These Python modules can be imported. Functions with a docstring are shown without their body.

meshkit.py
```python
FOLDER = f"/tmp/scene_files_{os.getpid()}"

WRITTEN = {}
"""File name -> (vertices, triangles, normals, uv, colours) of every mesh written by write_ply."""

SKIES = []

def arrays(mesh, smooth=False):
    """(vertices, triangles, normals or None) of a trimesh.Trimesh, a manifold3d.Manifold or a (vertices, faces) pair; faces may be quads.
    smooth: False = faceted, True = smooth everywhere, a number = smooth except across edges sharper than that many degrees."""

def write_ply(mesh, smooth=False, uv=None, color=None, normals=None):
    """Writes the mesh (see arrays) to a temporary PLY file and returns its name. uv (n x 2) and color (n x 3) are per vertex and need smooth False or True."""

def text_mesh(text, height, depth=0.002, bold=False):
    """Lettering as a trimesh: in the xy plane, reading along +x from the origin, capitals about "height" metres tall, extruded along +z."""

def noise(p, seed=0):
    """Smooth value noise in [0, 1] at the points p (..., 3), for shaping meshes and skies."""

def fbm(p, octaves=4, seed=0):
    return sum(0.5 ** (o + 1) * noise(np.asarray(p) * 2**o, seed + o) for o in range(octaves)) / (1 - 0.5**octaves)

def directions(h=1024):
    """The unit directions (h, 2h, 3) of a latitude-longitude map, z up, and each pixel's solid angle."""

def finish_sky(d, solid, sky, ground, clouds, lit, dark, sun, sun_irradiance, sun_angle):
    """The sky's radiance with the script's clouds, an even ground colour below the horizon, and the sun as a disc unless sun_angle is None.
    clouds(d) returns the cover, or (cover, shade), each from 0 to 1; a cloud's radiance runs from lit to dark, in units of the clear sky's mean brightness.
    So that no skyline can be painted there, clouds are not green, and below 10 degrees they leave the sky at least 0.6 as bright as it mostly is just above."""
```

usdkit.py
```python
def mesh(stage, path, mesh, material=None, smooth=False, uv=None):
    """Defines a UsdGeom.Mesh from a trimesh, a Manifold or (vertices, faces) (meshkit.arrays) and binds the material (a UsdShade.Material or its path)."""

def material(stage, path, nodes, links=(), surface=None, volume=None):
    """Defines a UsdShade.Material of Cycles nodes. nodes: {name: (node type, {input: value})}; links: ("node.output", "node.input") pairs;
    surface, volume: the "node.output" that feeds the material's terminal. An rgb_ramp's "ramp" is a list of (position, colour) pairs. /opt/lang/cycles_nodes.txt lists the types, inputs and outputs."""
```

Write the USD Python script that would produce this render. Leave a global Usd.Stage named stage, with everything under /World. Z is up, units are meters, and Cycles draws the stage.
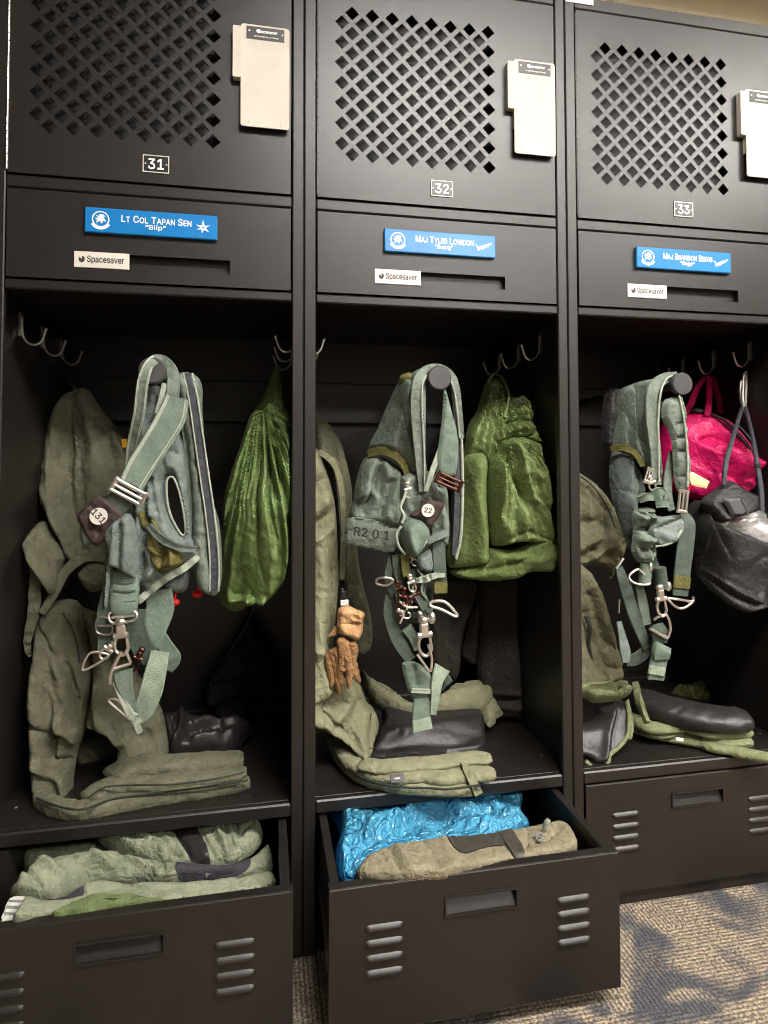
import math, numpy as np, trimesh, usdkit, meshkit
import shapely
from shapely.geometry import Polygon, LineString, box as sbox
from scipy.spatial import Delaunay
from scipy.interpolate import RBFInterpolator
from pxr import Usd, UsdGeom, UsdLux, Gf, Sdf, UsdShade

stage = Usd.Stage.CreateInMemory()
UsdGeom.SetStageUpAxis(stage, UsdGeom.Tokens.z)
UsdGeom.SetStageMetersPerUnit(stage, 1.0)
UsdGeom.Xform.Define(stage, '/World')
UsdGeom.Scope.Define(stage, '/World/Looks')

# ------------------------------------------------------------------ camera
EXPOSURE = 0.0
F, OX, OY = 635.52, 7.32, -67.99                   # focal length and principal-point shift in pixels of the 768 x 1024 frame
PITCH, ROLL, YAW = 0.0333, -0.0027, -0.1981
CAM = np.array([0.527, -1.3592, 1.0177])
def _rot():
    c, s = math.cos(YAW), math.sin(YAW); A = np.array([[c, s, 0], [-s, c, 0], [0, 0, 1]])
    c, s = math.cos(PITCH), math.sin(PITCH); B = np.array([[1, 0, 0], [0, c, s], [0, -s, c]])
    c, s = math.cos(ROLL), math.sin(ROLL); C = np.array([[c, 0, s], [0, 1, 0], [-s, 0, c]])
    return C @ B @ A
R = _rot()
cam = UsdGeom.Camera.Define(stage, '/World/Camera')
m = Gf.Matrix4d(1.0)
m.SetRow(0, Gf.Vec4d(*R[0], 0)); m.SetRow(1, Gf.Vec4d(*R[2], 0)); m.SetRow(2, Gf.Vec4d(*(-R[1]), 0)); m.SetRow(3, Gf.Vec4d(*CAM, 1))
cam.AddTransformOp().Set(m)
HA = 36.0
cam.CreateHorizontalApertureAttr(HA); cam.CreateVerticalApertureAttr(HA * 1024 / 768)
cam.CreateFocalLengthAttr(F * HA / 768)
cam.CreateHorizontalApertureOffsetAttr(-OX * HA / 768); cam.CreateVerticalApertureOffsetAttr(OY * HA / 768)
cam.CreateClippingRangeAttr(Gf.Vec2f(0.05, 100)); cam.CreateExposureAttr(EXPOSURE)

def ray(px, py):
    return np.stack([(np.asarray(px, float) - 384 - OX) / F, np.ones_like(np.asarray(px, float)), -(np.asarray(py, float) - 512 - OY) / F], -1) @ R
def at(px, py, y=None, z=None, x=None):
    """The point of the photograph at the real distance where it stands (a known y, z or x)."""
    d = ray(px, py); i, v = (1, y) if y is not None else (2, z) if z is not None else (0, x)
    return CAM + d * ((np.asarray(v, float) - CAM[i]) / d[..., i])[..., None]

# ------------------------------------------------------------------ light: ceiling troffers (their own light in their builder), soft ambient of the rest of the building
AMBIENT = 0.10
LAMP = 62.0
dome = UsdLux.DomeLight.Define(stage, '/World/Ambient'); dome.CreateIntensityAttr(AMBIENT); dome.CreateColorAttr(Gf.Vec3f(1.0, .96, .9))

# ------------------------------------------------------------------ materials
def lin(*c):
    c = np.array(c, float) / 255.
    return tuple(np.where(c <= .04045, c / 12.92, ((c + .055) / 1.055) ** 2.4))
LK = {}
def mat(name, col, rough=.5, metal=0., bump=None, var=None, **kw):
    """col: sRGB 0-255. bump: (scale, strength, distance). var: (scale, other colour, amount): slow stains and tone changes of the surface itself."""
    nodes = {'p': ('principled_bsdf', {'base_color': lin(*col), 'roughness': rough, 'metallic': metal, **kw})}
    links = []
    if bump or var: nodes['tc'] = ('texture_coordinate', {})
    if bump:
        nodes['n'] = ('noise_texture', {'scale': bump[0], 'detail': 3.0}); nodes['b'] = ('bump', {'strength': bump[1], 'distance': bump[2]})
        links += [('tc.object', 'n.vector'), ('n.fac', 'b.height'), ('b.normal', 'p.normal')]
    if var:
        nodes['vn'] = ('noise_texture', {'scale': var[0], 'detail': 4.0, 'roughness': .6})
        nodes['vr'] = ('rgb_ramp', {'ramp': [(.5 - var[2] / 2, lin(*col)), (.5 + var[2] / 2, lin(*var[1]))]})
        links += [('tc.object', 'vn.vector'), ('vn.fac', 'vr.fac'), ('vr.color', 'p.base_color')]
    LK[name] = usdkit.material(stage, '/World/Looks/' + name, nodes, links, surface='p.BSDF')
    return LK[name]
def cloth(name, col, col2, rough=.85, weave=1400., sheen=.25, wr=(26., .35), spec=.25, coat=0.):
    """Woven cloth: two yarn tones, a fine weave relief and small sharp creases."""
    nodes = {'tc': ('texture_coordinate', {}), 'p': ('principled_bsdf', {'roughness': rough, 'sheen_weight': sheen, 'sheen_roughness': .5, 'specular_ior_level': spec, 'coat_weight': coat, 'coat_roughness': .35, 'sheen_tint': lin(*col2)}),
             'n1': ('noise_texture', {'scale': 30., 'detail': 6., 'roughness': .75}), 'r': ('rgb_ramp', {'ramp': [(.3, lin(*col)), (.7, lin(*col2))]}),
             'w1': ('wave_texture', {'scale': weave / 20., 'bands_direction': 'x'}), 'w2': ('wave_texture', {'scale': weave / 20., 'bands_direction': 'z'}),
             'wm': ('mix', {'mix_type': 'multiply', 'fac': 1.}), 'b1': ('bump', {'strength': .15, 'distance': .0006}),
             'n2': ('noise_texture', {'scale': wr[0] * 1.1, 'detail': 3., 'roughness': .5, 'distortion': .25}), 's': ('math', {'math_type': 'subtract', 'value2': .5}), 'ab': ('math', {'math_type': 'absolute'}), 'rt': ('math', {'math_type': 'power', 'value2': .7}),
             'b2': ('bump', {'strength': wr[1] * .75, 'distance': .035})}
    links = [('tc.object', 'n1.vector'), ('n1.fac', 'r.fac'), ('r.color', 'p.base_color'), ('tc.object', 'w1.vector'), ('tc.object', 'w2.vector'), ('w1.color', 'wm.color1'), ('w2.color', 'wm.color2'),
             ('wm.color', 'b1.height'), ('tc.object', 'n2.vector'), ('n2.fac', 's.value1'), ('s.value', 'ab.value1'), ('ab.value', 'rt.value1'), ('rt.value', 'b2.height'), ('b1.normal', 'b2.normal'), ('b2.normal', 'p.normal')]
    LK[name] = usdkit.material(stage, '/World/Looks/' + name, nodes, links, surface='p.BSDF')
    return LK[name]

mat('locker_paint', (31, 27, 25), .40, bump=(900., .05, .001), var=(3., (27, 23, 21), .5), specular_ior_level=.5)
mat('black_cap', (62, 60, 60), .5)
mat('chrome', (225, 222, 218), .3, 1.)
mat('dull_steel', (150, 146, 140), .35, 1.)
mat('bright_steel', (235, 228, 220), .32, 1., bump=(300., .15, .001))
mat('bronze', (92, 62, 54), .32, 1.)
mat('vent_black', (9, 9, 9), .7)
mat('white_enamel', (193, 186, 174), .65, var=(9., (178, 171, 159), .5), specular_ior_level=.2)
mat('white_print', (222, 222, 220), .5)
mat('dark_print', (45, 42, 42), .5)
mat('blue_plastic', (20, 112, 176), .3)
mat('label_paper', (206, 199, 190), .5)
mat('plate_black', (30, 28, 28), .35)
mat('cream_paint', (236, 226, 198), .8, bump=(120., .1, .002))
mat('wall_paint', (118, 114, 108), .85, bump=(120., .1, .002))
mat('ceiling_tile', (190, 188, 184), .9, bump=(200., .3, .004))
mat('lamp_frame', (225, 225, 222), .4)

# ------------------------------------------------------------------ stage helpers
USED = {}
def numbered(path):
    k = USED.get(path, -1) + 1; USED[path] = k
    return path if k == 0 else '%s_%03d' % (path, k)
ORG = {}
def tag(p, label=None, category=None, group=None, kind=None):
    for k, v in (('label', label), ('category', category), ('group', group), ('kind', kind)):
        if v: p.SetCustomDataByKey(k, v)
def thing(name, label, category, loc=(0, 0, 0), group=None):
    path = numbered('/World/' + name); x = UsdGeom.Xform.Define(stage, path); x.AddTranslateOp().Set(Gf.Vec3d(*map(float, loc)))
    ORG[path] = np.array(loc, float); tag(x.GetPrim(), label, category, group)
    return path
def obj(name, mesh, material, parent, smooth=35, label=None, kind=None):
    v, f = (mesh.vertices, mesh.faces) if isinstance(mesh, trimesh.Trimesh) else mesh
    v = np.asarray(v, float) - ORG.get(parent, np.zeros(3))
    path = numbered((parent or '/World') + '/' + name); ORG[path] = ORG.get(parent, np.zeros(3))
    p = usdkit.mesh(stage, path, trimesh.Trimesh(v, f, process=False), LK[material] if isinstance(material, str) else material, smooth=smooth)
    tag(p.GetPrim(), label, kind=kind)
    return path
def solo(name, mesh, material, label, category, smooth=35, group=None):
    path = obj(name, mesh, material, None, smooth); tag(stage.GetPrimAtPath(path), label, category, group); return path
def struct(name, mesh, material, smooth=35):
    path = obj(name, mesh, material, None, smooth); tag(stage.GetPrimAtPath(path), kind='structure'); return path
cat = trimesh.util.concatenate

# ------------------------------------------------------------------ shape helpers
def bx(x0, x1, y0, y1, z0, z1, r=.0015):
    """A box with chamfered edges."""
    lo, hi = np.array([x0, y0, z0]), np.array([x1, y1, z1]); r = min(r, (hi - lo).min() * .45)
    pts = []
    for sx in (0, 1):
        for sy in (0, 1):
            for sz in (0, 1):
                c = np.where([sx, sy, sz], hi, lo); inn = np.where([sx, sy, sz], -r, r)
                for k in range(3):
                    o = inn.copy(); o[k] = 0; pts.append(c + o)
    return trimesh.convex.convex_hull(np.array(pts))
def extr(poly, y0, y1):
    """A polygon in (x, z) pushed out from y0 to y1."""
    ms = []
    for g in getattr(poly, 'geoms', [poly]):
        e = trimesh.creation.extrude_polygon(g, abs(y1 - y0), engine='earcut'); v = e.vertices
        e = trimesh.Trimesh(np.stack([v[:, 0], max(y0, y1) - v[:, 2], v[:, 1]], 1), e.faces, process=False)
        ms.append(e)
    return cat(ms)
def cr(pts, n=8, closed=False):
    """A smooth curve through the points."""
    p = np.asarray(pts, float)
    if len(p) < 3 and not closed: return np.linspace(p[0], p[-1], n + 1)
    q = np.vstack([p[-1], p, p[0], p[1]]) if closed else np.vstack([2 * p[0] - p[1], p, 2 * p[-1] - p[-2]])
    t = np.linspace(0, 1, n, endpoint=False)[:, None]; o = []
    for i in range(1, len(q) - 2):
        a, b, c, d = q[i - 1:i + 3]
        o.append(.5 * (2 * b + (c - a) * t + (2 * a - 5 * b + 4 * c - d) * t ** 2 + (3 * b - a - 3 * c + d) * t ** 3))
    o = np.vstack(o)
    return o if closed else np.vstack([o, q[-2]])
def sweep(C, ring, side=None, up=None, closed=False, scale=None, caps=True):
    """Sweeps a 2D ring (across, out) along the curve C; side gives the across direction at each point."""
    C = np.asarray(C, float); n = len(C)
    T = (np.roll(C, -1, 0) - np.roll(C, 1, 0)) if closed else np.gradient(C, axis=0)
    T /= np.linalg.norm(T, axis=1)[:, None] + 1e-12
    if side is None:
        S = np.zeros_like(C); s = np.cross(T[0], [0, 0, 1.]); s = s if np.linalg.norm(s) > .1 else np.array([1., 0, 0])
        for i in range(n):
            s = s - T[i] * (s @ T[i]); s /= np.linalg.norm(s) + 1e-12; S[i] = s
    else:
        S = np.broadcast_to(np.asarray(side, float), C.shape).copy(); S -= T * (S * T).sum(1)[:, None]; S /= np.linalg.norm(S, axis=1)[:, None] + 1e-12
    N = np.cross(S, T); k = len(ring); ring = np.asarray(ring, float)
    sc = np.ones((n, 2)) if scale is None else np.asarray(scale, float)
    V = (C[:, None] + S[:, None] * (ring[None, :, 0:1] * sc[:, None, 0:1]) + N[:, None] * (ring[None, :, 1:2] * sc[:, None, 1:2])).reshape(-1, 3)
    i = np.arange(n if closed else n - 1)[:, None]; j = np.arange(k)[None]; j2 = (j + 1) % k; i2 = (i + 1) % n
    a, b, c, d = i * k + j, i * k + j2, i2 * k + j2, i2 * k + j
    Fc = np.vstack([np.stack([a, b, c], -1).reshape(-1, 3), np.stack([a, c, d], -1).reshape(-1, 3)])
    if caps and not closed:
        e = (n - 1) * k
        Fc = np.vstack([Fc, [[0, q + 1, q] for q in range(1, k - 1)], [[e, e + q, e + q + 1] for q in range(1, k - 1)]])
    me = trimesh.Trimesh(V, Fc, process=False)
    if me.volume < 0: me.faces = me.faces[:, ::-1]
    return me
def circ(r, k=10):
    a = np.arange(k) / k * 2 * math.pi; return np.stack([r * np.cos(a), r * np.sin(a)], 1)
def wire(pts, r, n=8, closed=False, k=10):
    return sweep(cr(pts, n, closed), circ(r, k), closed=closed)
def P(l): return np.array(l, float).reshape(-1, 2)
def wires(pts3, r, n=6, closed=False):               # pts3: (px, py, y) triples
    a = np.array(pts3, float).reshape(-1, 3); return wire(at(a[:, 0], a[:, 1], y=a[:, 2]), r, n, closed)
FOLD, WRK = 1.5, 1.9
def mpp(y): return (y + 1.36) / F                    # metres per pixel at depth y
def spread(w, n):
    w = np.atleast_1d(np.asarray(w, float)); return np.interp(np.linspace(0, 1, n), np.linspace(0, 1, len(w)), w) if len(w) > 1 else np.full(n, w[0])
def strap(pts3, w, th=.0026, n=8, side=None, lip=True, ripple=0.):
    """A webbing strap along (px, py, y) points, w pixels wide (one number or one per point), facing the room unless side is given."""
    a = np.array(pts3, float).reshape(-1, 3); C = cr(at(a[:, 0], a[:, 1], y=a[:, 2]), n)
    ww = np.interp(np.linspace(0, 1, len(C)), np.linspace(0, 1, len(a)), spread(w, len(a)) * mpp(a[:, 2]))
    T = np.gradient(C, axis=0)
    if side is None:
        S = np.stack([T[:, 2], 0 * T[:, 0], -T[:, 0]], 1); l = np.linalg.norm(S, axis=1)[:, None]; S = S / (l + 1e-9)
        for i in range(1, len(S)):
            if S[i] @ S[i - 1] < 0: S[i] *= -1
    else:
        sa = np.asarray(side, float); S = np.stack([np.interp(np.linspace(0, 1, len(C)), np.linspace(0, 1, len(sa)), sa[:, k]) for k in range(3)], 1) if sa.ndim == 2 else sa
    if ripple: C = C + np.array([0, -1, 0]) * ripple * np.sin(np.arange(len(C)) * .9)[:, None]
    e = th / 2; l = 1.35 if lip else 1.
    ring = [(-.5, -e * .6), (-.44, -e * l), (-.36, -e), (.36, -e), (.44, -e * l), (.5, -e * .6), (.5, e * .6), (.44, e * l), (.36, e), (-.36, e), (-.44, e * l), (-.5, e * .6)]
    return sweep(C, ring, S, scale=np.stack([ww, np.ones_like(ww)], 1))
def depth_field(depth):
    if isinstance(depth, (int, float)): return lambda q: at(q[:, 0], q[:, 1], y=np.full(len(q), float(depth)))
    if isinstance(depth, tuple): return lambda q: at(q[:, 0], q[:, 1], z=np.full(len(q), float(depth[1])))
    c = np.array(depth, float)
    rb = RBFInterpolator(c[:, :2] / 100, c[:, 2], kernel='thin_plate_spline' if len(c) > 3 else 'linear', degree=1 if len(c) >= 3 else 0, smoothing=1e-6)
    return lambda q: at(q[:, 0], q[:, 1], y=rb(q / 100))
def puff(out, depth, T, n=(0, -1, 0), rim=None, back=.5, folds=(), wr=(), res=2.2, smooth=3, holes=(), raw=False):
    """A soft closed body: its outline (pixels) stands at its real depth (one y, ('z', height) or a field of (px, py, y) points); T metres thick towards n.
    folds: (pixel line, metres (minus = crease), width in pixels); wr: (metres, pixels along, pixels across, degrees, seed) drapery noise."""
    out = P(out); b = cr(out, smooth, True) if smooth > 1 else out
    L = LineString(np.vstack([b, b[0]])); L = shapely.segmentize(L, res); poly = Polygon(L)
    if not poly.is_valid: poly = poly.buffer(0); poly = max(getattr(poly, 'geoms', [poly]), key=lambda g: g.area); L = shapely.segmentize(poly.exterior, res); poly = Polygon(L)
    for h in holes:
        hb = cr(P(h), smooth, True); poly = poly.difference(Polygon(hb))
    poly = shapely.segmentize(max(getattr(poly, 'geoms', [poly]), key=lambda g: g.area), res)
    rings = [np.array(poly.exterior.coords)[:-1]] + [np.array(i.coords)[:-1] for i in poly.interiors]
    B = np.vstack(rings)
    x0, y0, x1, y1 = poly.bounds; gx, gy = np.meshgrid(np.arange(x0, x1, res), np.arange(y0, y1, res * .87)); gx[1::2] += res / 2
    G = np.stack([gx.ravel(), gy.ravel()], 1); gp = shapely.points(G); edge = poly.boundary; shapely.prepare(poly)
    G = G[shapely.contains(poly, gp)]; dg = shapely.distance(shapely.points(G), edge); G = G[dg > res * .55]
    Q = np.vstack([B, G]); nb = len(B)
    tri = Delaunay(Q).simplices; cen = Q[tri].mean(1); tri = tri[shapely.contains(poly, shapely.points(cen))]
    a, bb, c = Q[tri[:, 0]], Q[tri[:, 1]], Q[tri[:, 2]]; ar = (bb - a)[:, 0] * (c - a)[:, 1] - (bb - a)[:, 1] * (c - a)[:, 0]
    tri = tri[np.abs(ar) > 1e-6]; ar = ar[np.abs(ar) > 1e-6]; tri[ar > 0] = tri[ar > 0][:, ::-1]     # counter-clockwise seen from the room (py runs down)
    d = shapely.distance(shapely.points(Q), edge); d[:nb] = 0
    if raw: return Q, tri, nb
    rim = rim or d.max(); pr = np.sqrt(np.clip(1 - (1 - np.minimum(d / rim, 1)) ** 2, 0, 1))
    h = heights(Q, d, rim, T, folds, wr)
    base = depth_field(depth)(Q); n = np.asarray(n, float); n = n / np.linalg.norm(n)
    front = base + n * h[:, None]
    bk = base[nb:] - n * (T * back * pr[nb:])[:, None]
    m = len(Q); ib = np.concatenate([np.arange(nb), m + np.arange(m - nb)])
    f2 = ib[tri][:, ::-1]; keep = ~(tri < nb).all(1)
    return trimesh.Trimesh(np.vstack([front, bk]), np.vstack([tri, f2[keep]]), process=False)
def patch(out, host, lift=.0015, th=.002, res=2., smooth=3):
    """A piece of cloth sewn on the puff described by host (its arguments): it follows that body's relief."""
    flat = puff(out, host['depth'], 1e-4, n=host.get('n', (0, -1, 0)), res=res, smooth=smooth, raw=True)
    Q, tri, nb = flat
    h = relief(Q, host); base = depth_field(host['depth'])(Q); n = np.asarray(host.get('n', (0, -1, 0)), float); n = n / np.linalg.norm(n)
    k = len(Q); e = np.vstack([tri[:, [0, 1]], tri[:, [1, 2]], tri[:, [2, 0]]]); key = {}
    for a, b in e: key[(a, b)] = 1
    rim_ = [(a, b) for a, b in key if (b, a) not in key]
    side = [(b, a, a + k) for a, b in rim_] + [(b, a + k, b + k) for a, b in rim_]
    return trimesh.Trimesh(np.vstack([base + n * (h + lift)[:, None], base + n * (h + lift - th)[:, None]]), np.vstack([tri, tri[:, ::-1] + k, np.array(side)]), process=False)
def relief(Q, host):
    b = cr(P(host['out']), host.get('smooth', 3), True) if host.get('smooth', 3) > 1 else P(host['out'])
    poly = Polygon(b).buffer(0); poly = max(getattr(poly, 'geoms', [poly]), key=lambda g: g.area)
    x0, y0, x1, y1 = poly.bounds; gx, gy = np.meshgrid(np.linspace(x0, x1, 60), np.linspace(y0, y1, 60)); gp = shapely.points(gx.ravel(), gy.ravel())
    dm = shapely.distance(gp[shapely.contains(poly, gp)], poly.boundary).max()
    p = shapely.points(Q); d = np.where(shapely.contains(poly, p), shapely.distance(p, poly.boundary), 0.)
    return heights(Q, d, host.get('rim') or dm, host['T'], host.get('folds', ()), host.get('wr', ()))
def heights(Q, d, rim, T, folds, wr):
    pr = np.sqrt(np.clip(1 - (1 - np.minimum(d / rim, 1)) ** 2, 0, 1)); h = T * pr; soft = np.minimum(d / 4., 1)
    for line, amp, w in folds:
        dl = shapely.distance(LineString(P(line)), shapely.points(Q))
        h = h + soft * amp * FOLD * (np.exp(-(dl / w) ** 2) if amp > 0 else np.exp(-dl / w))
    for w_ in wr:
        if w_[0] == 'rays':                                                     # gathers that run out from a point: ('rays', (px, py), metres, folds per radian, seed, pixels to full height, length)
            _, c, amp, fr, seed, r0, ln = w_; dx, dy = Q[:, 0] - c[0], Q[:, 1] - c[1]; rr = np.hypot(dx, dy); an = np.arctan2(dy, dx)
            an = an + .10 * (meshkit.fbm(np.stack([Q[:, 0] / 45, Q[:, 1] / 45, 0 * rr + seed], 1), 2, seed) - .5)
            f = meshkit.fbm(np.stack([an * fr + 50, rr / 240, 0 * rr + seed], 1), 2, seed + 3)
            h = h + amp * (1 - (np.abs(2 * f - 1) * 2.4) ** 1.6) * np.clip(rr / r0, 0, 1) * np.clip((ln - rr) / (ln * .4), 0, 1) * soft
            continue
        amp, la, lc, ang, seed = w_
        t = math.radians(ang); u, v = Q[:, 0] * math.cos(t) + Q[:, 1] * math.sin(t), -Q[:, 0] * math.sin(t) + Q[:, 1] * math.cos(t)
        wob = meshkit.fbm(np.stack([Q[:, 0] / 60, Q[:, 1] / 60, 0 * u + seed], 1), 2, seed + 9) * 1.6
        f = meshkit.fbm(np.stack([u / la + wob, v / lc + wob, 0 * u + seed * 3.1], 1), 3, seed)
        h = h + amp * WRK * (1 - (np.abs(2 * f - 1) * 2.2) ** 1.1) * soft
    return h
def loft(pts3, w, dpt, n=8, k=20, wrn=0., seed=1, pinch=(), sq=2.0):
    """A soft tube along (px, py, y) points: w pixels wide, dpt metres deep at each point, with creases across it."""
    a = np.array(pts3, float).reshape(-1, 3); C = cr(at(a[:, 0], a[:, 1], y=a[:, 2]), n); m = len(C); t = np.linspace(0, 1, m); ta = np.linspace(0, 1, len(a))
    ww = np.interp(t, ta, spread(w, len(a)) * mpp(a[:, 2])) / 2; dd = np.interp(t, ta, spread(dpt, len(a))) / 2
    e = np.ones(m); kk = max(1, n // 2)
    e[0], e[-1] = .55, .55
    if m > 6: e[1], e[-2] = .85, .85
    T = np.gradient(C, axis=0); S = np.stack([T[:, 2], 0 * T[:, 0], -T[:, 0]], 1); S /= np.linalg.norm(S, axis=1)[:, None] + 1e-9
    an = np.arange(k) / k * 2 * math.pi; ring = np.stack([np.sign(np.cos(an)) * np.abs(np.cos(an)) ** (2 / sq), np.sign(np.sin(an)) * np.abs(np.sin(an)) ** (2 / sq)], 1)
    me = sweep(C, ring, S, scale=np.stack([ww * e, dd * e], 1))
    if wrn:
        v = me.vertices; f = meshkit.fbm(v * 42 + seed * 7.3, 3, seed); cc = np.repeat(C, k, 0)
        dirn = v - cc; dirn /= np.linalg.norm(dirn, axis=1)[:, None] + 1e-9
        me.vertices = v + dirn * (wrn * (1 - np.abs(2 * f - 1) * 2))[:, None]
    return me
def place(me, px, py, y, ang=0., turn=0., tilt=0.):
    """Puts a part made in (across, up, out) metres at a point, rolled by ang degrees, turned sideways and tilted back."""
    v = np.asarray(me.vertices, float); v = np.stack([v[:, 0], -v[:, 2], v[:, 1]], 1)
    M = trimesh.transformations.rotation_matrix
    r = M(math.radians(turn), [0, 0, 1]) @ M(math.radians(tilt), [1, 0, 0]) @ M(math.radians(-ang), [0, 1, 0])
    return trimesh.Trimesh(v @ r[:3, :3].T + at(px, py, y=y), me.faces, process=False)
def rbox(w, h, d, r=.0012): 
    b = bx(-w / 2, w / 2, -h / 2, h / 2, -d / 2, d / 2, r); return b
def text(s, h, depth=.0004, bold=True):
    t = meshkit.text_mesh(s, h, depth, bold); t.vertices[:, 0] -= t.bounds[:, 0].mean(); return t
def zl(z, l, zz):
    """(px, py, y) points of a crop line that lies on the level zz."""
    q = z(*l); return np.column_stack([q, at(q[:, 0], q[:, 1], z=np.broadcast_to(np.asarray(zz, float), len(q)))[:, 1]])
def wall_text(s, h, x, y, z, bold=True, caps=None, width=None):
    """Flat lettering on a plane y facing the room, centred on x, its foot at z. caps: small-capitals height ratio."""
    if caps:
        ms, cx = [], 0.
        for wd in s.split(' '):
            for q, t in ((wd[:1], h), (wd[1:], h * caps)):
                if q:
                    t_ = meshkit.text_mesh(q.upper(), t, .0004, bold); t_.vertices[:, 0] += cx - t_.bounds[0, 0]; cx = t_.bounds[1, 0] + h * .12; ms.append(t_)
            cx += h * .42
        t = cat(ms); t.vertices[:, 0] -= t.bounds[:, 0].mean()
    else: t = text(s, h, .0004, bold)
    if width: t.vertices[:, 0] *= width / np.ptp(t.bounds[:, 0])
    v = t.vertices; return trimesh.Trimesh(np.stack([v[:, 0] + x, y - v[:, 2], v[:, 1] + z], 1), t.faces, process=False)

# ================================================================== the setting
W = .61
def carpet():
    nd = {'g': ('geometry', {}), 'mp': ('mapping', {'scale': (1., 1., 1.)}),
          'd': ('noise_texture', {'scale': 5.5, 'detail': 2., 'distortion': 1.2}), 'd2': ('noise_texture', {'scale': 16., 'detail': 3., 'roughness': .7}),
          'cell': ('voronoi_texture', {'scale': 5., 'randomness': 1.}),
          'wa': ('wave_texture', {'scale': 34., 'bands_direction': 'x', 'distortion': 5., 'detail': 4., 'detail_scale': 6., 'detail_roughness': .7}), 'wb': ('wave_texture', {'scale': 34., 'bands_direction': 'y', 'distortion': 5., 'detail': 4., 'detail_scale': 6., 'detail_roughness': .7}),
          'yarn': ('noise_texture', {'scale': 170., 'detail': 2.}),
          'sel': ('separate_color', {}), 'lt': ('math', {'math_type': 'less_than', 'value2': .5}), 'wm': ('mix', {}),
          'r1': ('rgb_ramp', {'ramp': [(.40, lin(76, 77, 86)), (.47, lin(134, 123, 112)), (.56, lin(204, 182, 150)), (.72, lin(172, 152, 128))]}),
          'r2': ('rgb_ramp', {'ramp': [(.2, lin(70, 66, 66)), (.6, lin(255, 255, 255))]}), 'mu': ('mix', {'mix_type': 'multiply', 'fac': .72}),
          'r3': ('rgb_ramp', {'ramp': [(.38, (.22, .21, .22)), (.58, (1.25, 1.25, 1.25))]}), 'mu2': ('mix', {'mix_type': 'multiply', 'fac': .9}),
          'ad': ('math', {'math_type': 'add'}), 'am': ('math', {'math_type': 'multiply_add', 'value2': .5, 'value3': 0.}),
          'b': ('bump', {'strength': .9, 'distance': .006}), 'p': ('principled_bsdf', {'roughness': .95, 'specular_ior_level': .1, 'sheen_weight': .2})}
    lk = [('g.position', 'mp.vector')] + [('mp.vector', k + '.vector') for k in ('d', 'd2', 'cell', 'wa', 'wb', 'yarn')]
    lk += [('d2.fac', 'am.value1'), ('d.fac', 'am.value3'), ('cell.color', 'sel.color'), ('sel.r', 'lt.value1'), ('lt.value', 'wm.fac'), ('wa.color', 'wm.color1'), ('wb.color', 'wm.color2'),
           ('d.fac', 'r1.fac'), ('wm.color', 'r2.fac'), ('r1.color', 'mu.color1'), ('r2.color', 'mu.color2'), ('yarn.fac', 'r3.fac'), ('mu.color', 'mu2.color1'), ('r3.color', 'mu2.color2'), ('mu2.color', 'p.base_color'),
           ('wm.color', 'ad.value1'), ('yarn.fac', 'ad.value2'), ('ad.value', 'b.height'), ('b.normal', 'p.normal')]
    LK['carpet'] = usdkit.material(stage, '/World/Looks/carpet', nd, lk, surface='p.BSDF')
carpet()
RX0, RX1, RY0, RY1, RZ = -2.6, 5.2, -4.6, .62, 2.75
struct('floor', bx(RX0, RX1, RY0, RY1, -.05, 0, .001), 'carpet')
struct('wall_back', bx(RX0, RX1, RY1, RY1 + .1, 0, RZ, .001), 'cream_paint')
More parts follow.
